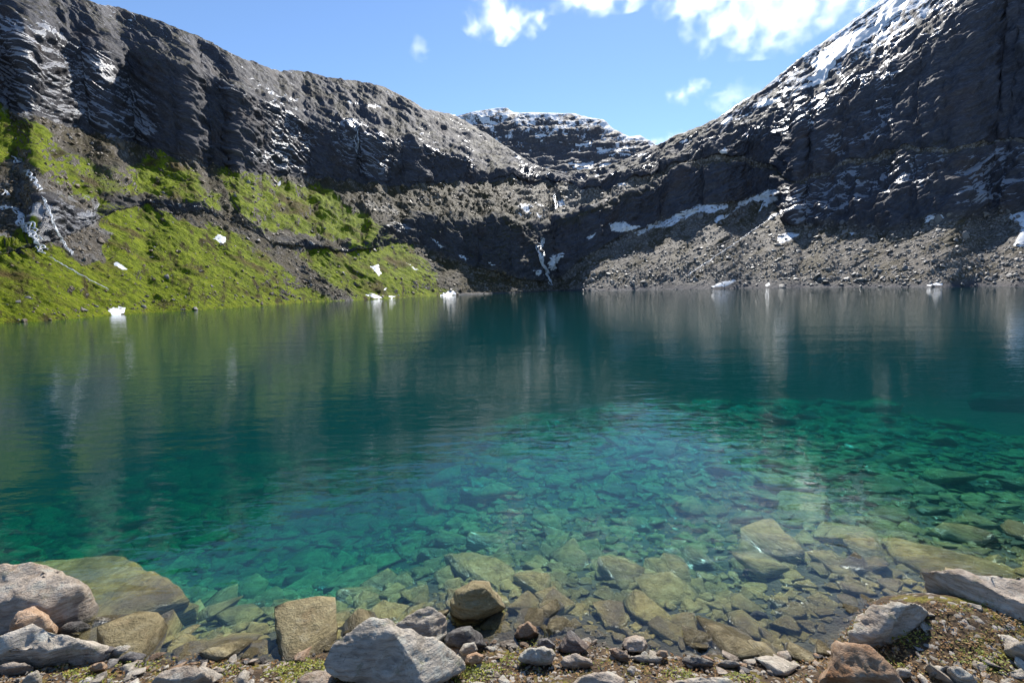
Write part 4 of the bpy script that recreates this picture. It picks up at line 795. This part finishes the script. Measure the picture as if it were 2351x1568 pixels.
for i, b in enumerate(inview[:280]):
    place(WSH[i % 12], 'lakebed_stone', 'olive brown stone lying on the lake bed under clear shallow water', 'stone', 'stones on the lake bed', b, MR['wet'])
scatter(SH, [b for b in bed if id(b) not in ids], 'lakebed_rubble', MR['wet'])
# the bank: pebbles as things, gravel as stuff
def bank_spot():
    while True:
        px, py = rng.uniform(-60, 2410), rng.uniform(1385, 1600)
        p = hit(px, py)
        if h0(p) > .0: return p
PSH = {k: with_mat(SH, MR[k]) for k in ('grey', 'tan', 'orange', 'dark')}
PL = {'grey': 'small grey stone lying loose on the mossy bank', 'tan': 'small sandy stone lying loose on the mossy bank', 'orange': 'small rusty orange stone lying loose on the mossy bank', 'dark': 'small dark stone lying loose on the mossy bank'}
for i in range(290):
    p = bank_spot()
    while i % 2 and h0(p) > .06: p = bank_spot()
    k = ('grey', 'tan', 'grey', 'orange', 'tan', 'dark')[i % 6]; s = float(np.clip(.066 * math.exp(rng.normal() * .55), .03, .24)); p[2] += s * .1
    place(PSH[k][i % 12], 'small_stone', PL[k], 'stone', 'small %s stones on the bank' % k, (p, s, rng.uniform(0, 6.28), rng.normal() * .25, rng.normal() * .25, None), MR[k])
for k, n in (('grey', 1300), ('tan', 1500), ('dark', 500), ('orange', 350)):
    it = []
    for _ in range(n):
        p = bank_spot(); s = float(np.clip(.016 * math.exp(rng.normal() * .45), .007, .045)); it.append((p, s, rng.uniform(0, 6.28), rng.normal() * .3, rng.normal() * .3, None))
    scatter(SL, it, 'gravel', MR[k], smooth=False)
# low plants: leaves gathered in mats
m = NT('leaf'); oi = m.n('ShaderNodeNewGeometry'); nl = m.noise(oi.outputs['Position'], 30, 3)
m.pbsdf(m.ramp(nl, [(.3, (.09, .11, .012)), (.5, (.20, .22, .02)), (.7, (.34, .29, .04))]), .6, None, .3); MLEAF = m.m
m = NT('dry_leaf'); oi = m.n('ShaderNodeNewGeometry'); nl = m.noise(oi.outputs['Position'], 40, 3)
m.pbsdf(m.ramp(nl, [(.3, (.12, .045, .015)), (.5, (.26, .14, .05)), (.7, (.40, .30, .14))]), .7, None, .2); MDRY = m.m
def leaves(name, spots, n, spread, size, mat, tall=.03):
    VV, FF, k = [], [], 0
    for c in spots:
        for _ in range(n):
            a, r_ = rng.uniform(0, 6.28), spread * math.sqrt(rng.random()); x, y = c[0] + r_ * math.cos(a), c[1] + r_ * math.sin(a) * .7
            z = c[2] + tall * rng.random() * (1 - (r_ / spread) ** 2); s = size * rng.uniform(.6, 1.4); b = rng.uniform(0, 6.28); e = rng.uniform(-.1, .9)
            d = np.array([math.cos(b) * math.cos(e), math.sin(b) * math.cos(e), math.sin(e)]); t = np.array([-math.sin(b), math.cos(b), 0]); u = np.cross(d, t) * -1
            o = np.array([x, y, z]); VV += [o, o + d * s * .5 + t * s * .28 - u * s * .06, o + d * s, o + d * s * .5 - t * s * .28 - u * s * .06]; FF.append((k, k + 1, k + 2, k + 3)); k += 4
    H_ = H(np.array([v[0] for v in VV[::4]]), np.array([v[1] for v in VV[::4]]))
    V = np.array(VV); zb = np.repeat(np.maximum(H_, 0) , 4); V[:, 2] += zb
    return tag(mesh_np(name, V, np.array(FF), mat, smooth=False), kind='stuff')
def gs(px, py): p = hit(px, py); p[2] = .005; return p
green = [gs(*q) for q in [(640,1545),(665,1530),(700,1525),(730,1530),(760,1532),(740,1555),(690,1558),(1060,1540),(1090,1535),(1120,1545),(1080,1558),(1180,1520),(1010,1535),(185,1545),(215,1560),(300,1520),(2040,1545),(2240,1520),(2290,1530),(2010,1440),(100,1478),(330,1530),(2080,1470),(1560,1545),(1700,1560),(430,1548),(520,1540)]]
leaves('ground_cover', green, 120, .11, .016, MLEAF, .035)
brown = []
for _ in range(420): p = bank_spot(); p[2] = .002; brown.append(p)
leaves('plant_litter', brown, 16, .10, .018, MDRY, .014)
moss = []
for _ in range(170): p = bank_spot(); p[2] = .002; moss.append(p)
leaves('moss', moss, 14, .07, .012, MLEAF, .016)
m = NT('dry_grass'); m.pbsdf((.30, .27, .13), .7, None, .2); MGRASS = m.m
def grass_tuft(px, py, label, n=46, h=.13):
    c = hit(px, py); VV, FF, k = [], [], 0
    for _ in range(n):
        a = rng.uniform(0, 6.28); r_ = .05 * math.sqrt(rng.random()); o = np.array([r_ * math.cos(a), r_ * math.sin(a), -.01]); L = h * rng.uniform(.5, 1.1); b = rng.uniform(0, 6.28); le = rng.uniform(.1, .55); w_ = .0022
        t = np.array([-math.sin(b), math.cos(b), 0]); d = np.array([math.cos(b), math.sin(b), 0])
        q = [o + d * L * le * f * f + np.array([0, 0, L * f]) for f in (0, .5, 1)]
        VV += [q[0] - t * w_, q[0] + t * w_, q[1] - t * w_ * .8, q[1] + t * w_ * .8, q[2] - t * w_ * .1, q[2] + t * w_ * .1]; FF += [(k, k + 1, k + 3, k + 2), (k + 2, k + 3, k + 5, k + 4)]; k += 6
    o_ = mesh_np('grass_tuft', np.array(VV), np.array(FF), MGRASS); o_.location = c; tag(o_, label, 'grass tuft')
grass_tuft(812, 1560, 'dry grass tuft against the dark front of the biggest grey boulder', 60, .16)
grass_tuft(1255, 1462, 'thin dry grass tuft on the bank left of the rock pile', 26, .09)
grass_tuft(1075, 1552, 'dry grass tuft in the green leaves right of the biggest boulder', 30, .09)

# --- rubble on the far slopes
vis = (PX > -40) & (PX < 2400) & (PY > 0) & (T > 1.0) & (T < 4.1) & (A2 > R(-55))
wgt = vis * (np.clip(scree, 0, 1) * np.where(A2 > -.02, 1.0, .75) * (1 + 1.2 * (T < 1.35)) + .22 * grass + .3 * (T < 1.12))
pr = (wgt * np.abs(np.gradient(PY, axis=0))).ravel(); pr /= pr.sum()
NS = 12000
pick = rng.choice(len(pr), NS, p=pr); Pf = P.reshape(-1, 3); Nf = N.reshape(-1, 3); Rf = Rr.ravel(); gf = grass.ravel(); af = A2.ravel(); Tf = T.ravel()
items = []
for j in pick:
    pxs = float(np.clip(1.15 * math.exp(rng.normal() * .62), .6, 8.0)) * (.8 if gf[j] > .4 else 1)
    s = pxs / 483 * Rf[j]; items.append((Pf[j] + Nf[j] * s * .12, s, rng.uniform(0, 6.28), rng.normal() * .25, rng.normal() * .25, Nf[j], pxs, j))
items.sort(key=lambda t: -t[6])
MSC = {'grey': rock_material('slope_rock_grey', (.30, .28, .26), (.17, .155, .14), (.06, .054, .05), 0, 0, .5, False), 'brown': rock_material('slope_rock_brown', (.26, .20, .13), (.145, .105, .062), (.06, .044, .026), 0, .1, .55, False)}
SSH = {k: with_mat(SH, MSC[k]) for k in MSC}
for i, it in enumerate(items[:260]):
    j = it[7]
    if af[j] > .02: lab, gr, k = 'grey boulder on the dark scree slope across the lake, right of the waterfall', 'boulders on the scree right of the waterfall', 'grey'
    elif gf[j] > .35: lab, gr, k = 'loose boulder lying in the green grass of the far slope', 'boulders in the grass', 'grey'
    else: lab, gr, k = 'brownish boulder on bare rubble of the far slope, left of the waterfall', 'boulders on the rubble left of the waterfall', 'brown'
    place(SSH[k][i % 12], 'slope_boulder', lab, 'boulder', gr, it[:6], MSC[k])
for k, f_ in (('grey', lambda t, i: af[t[7]] > .02 or i % 7 == 0), ('brown', lambda t, i: not (af[t[7]] > .02 or i % 7 == 0))): scatter(SL, [t[:6] for i, t in enumerate(items[260:]) if f_(t, i)], 'scree', MSC[k], smooth=False)
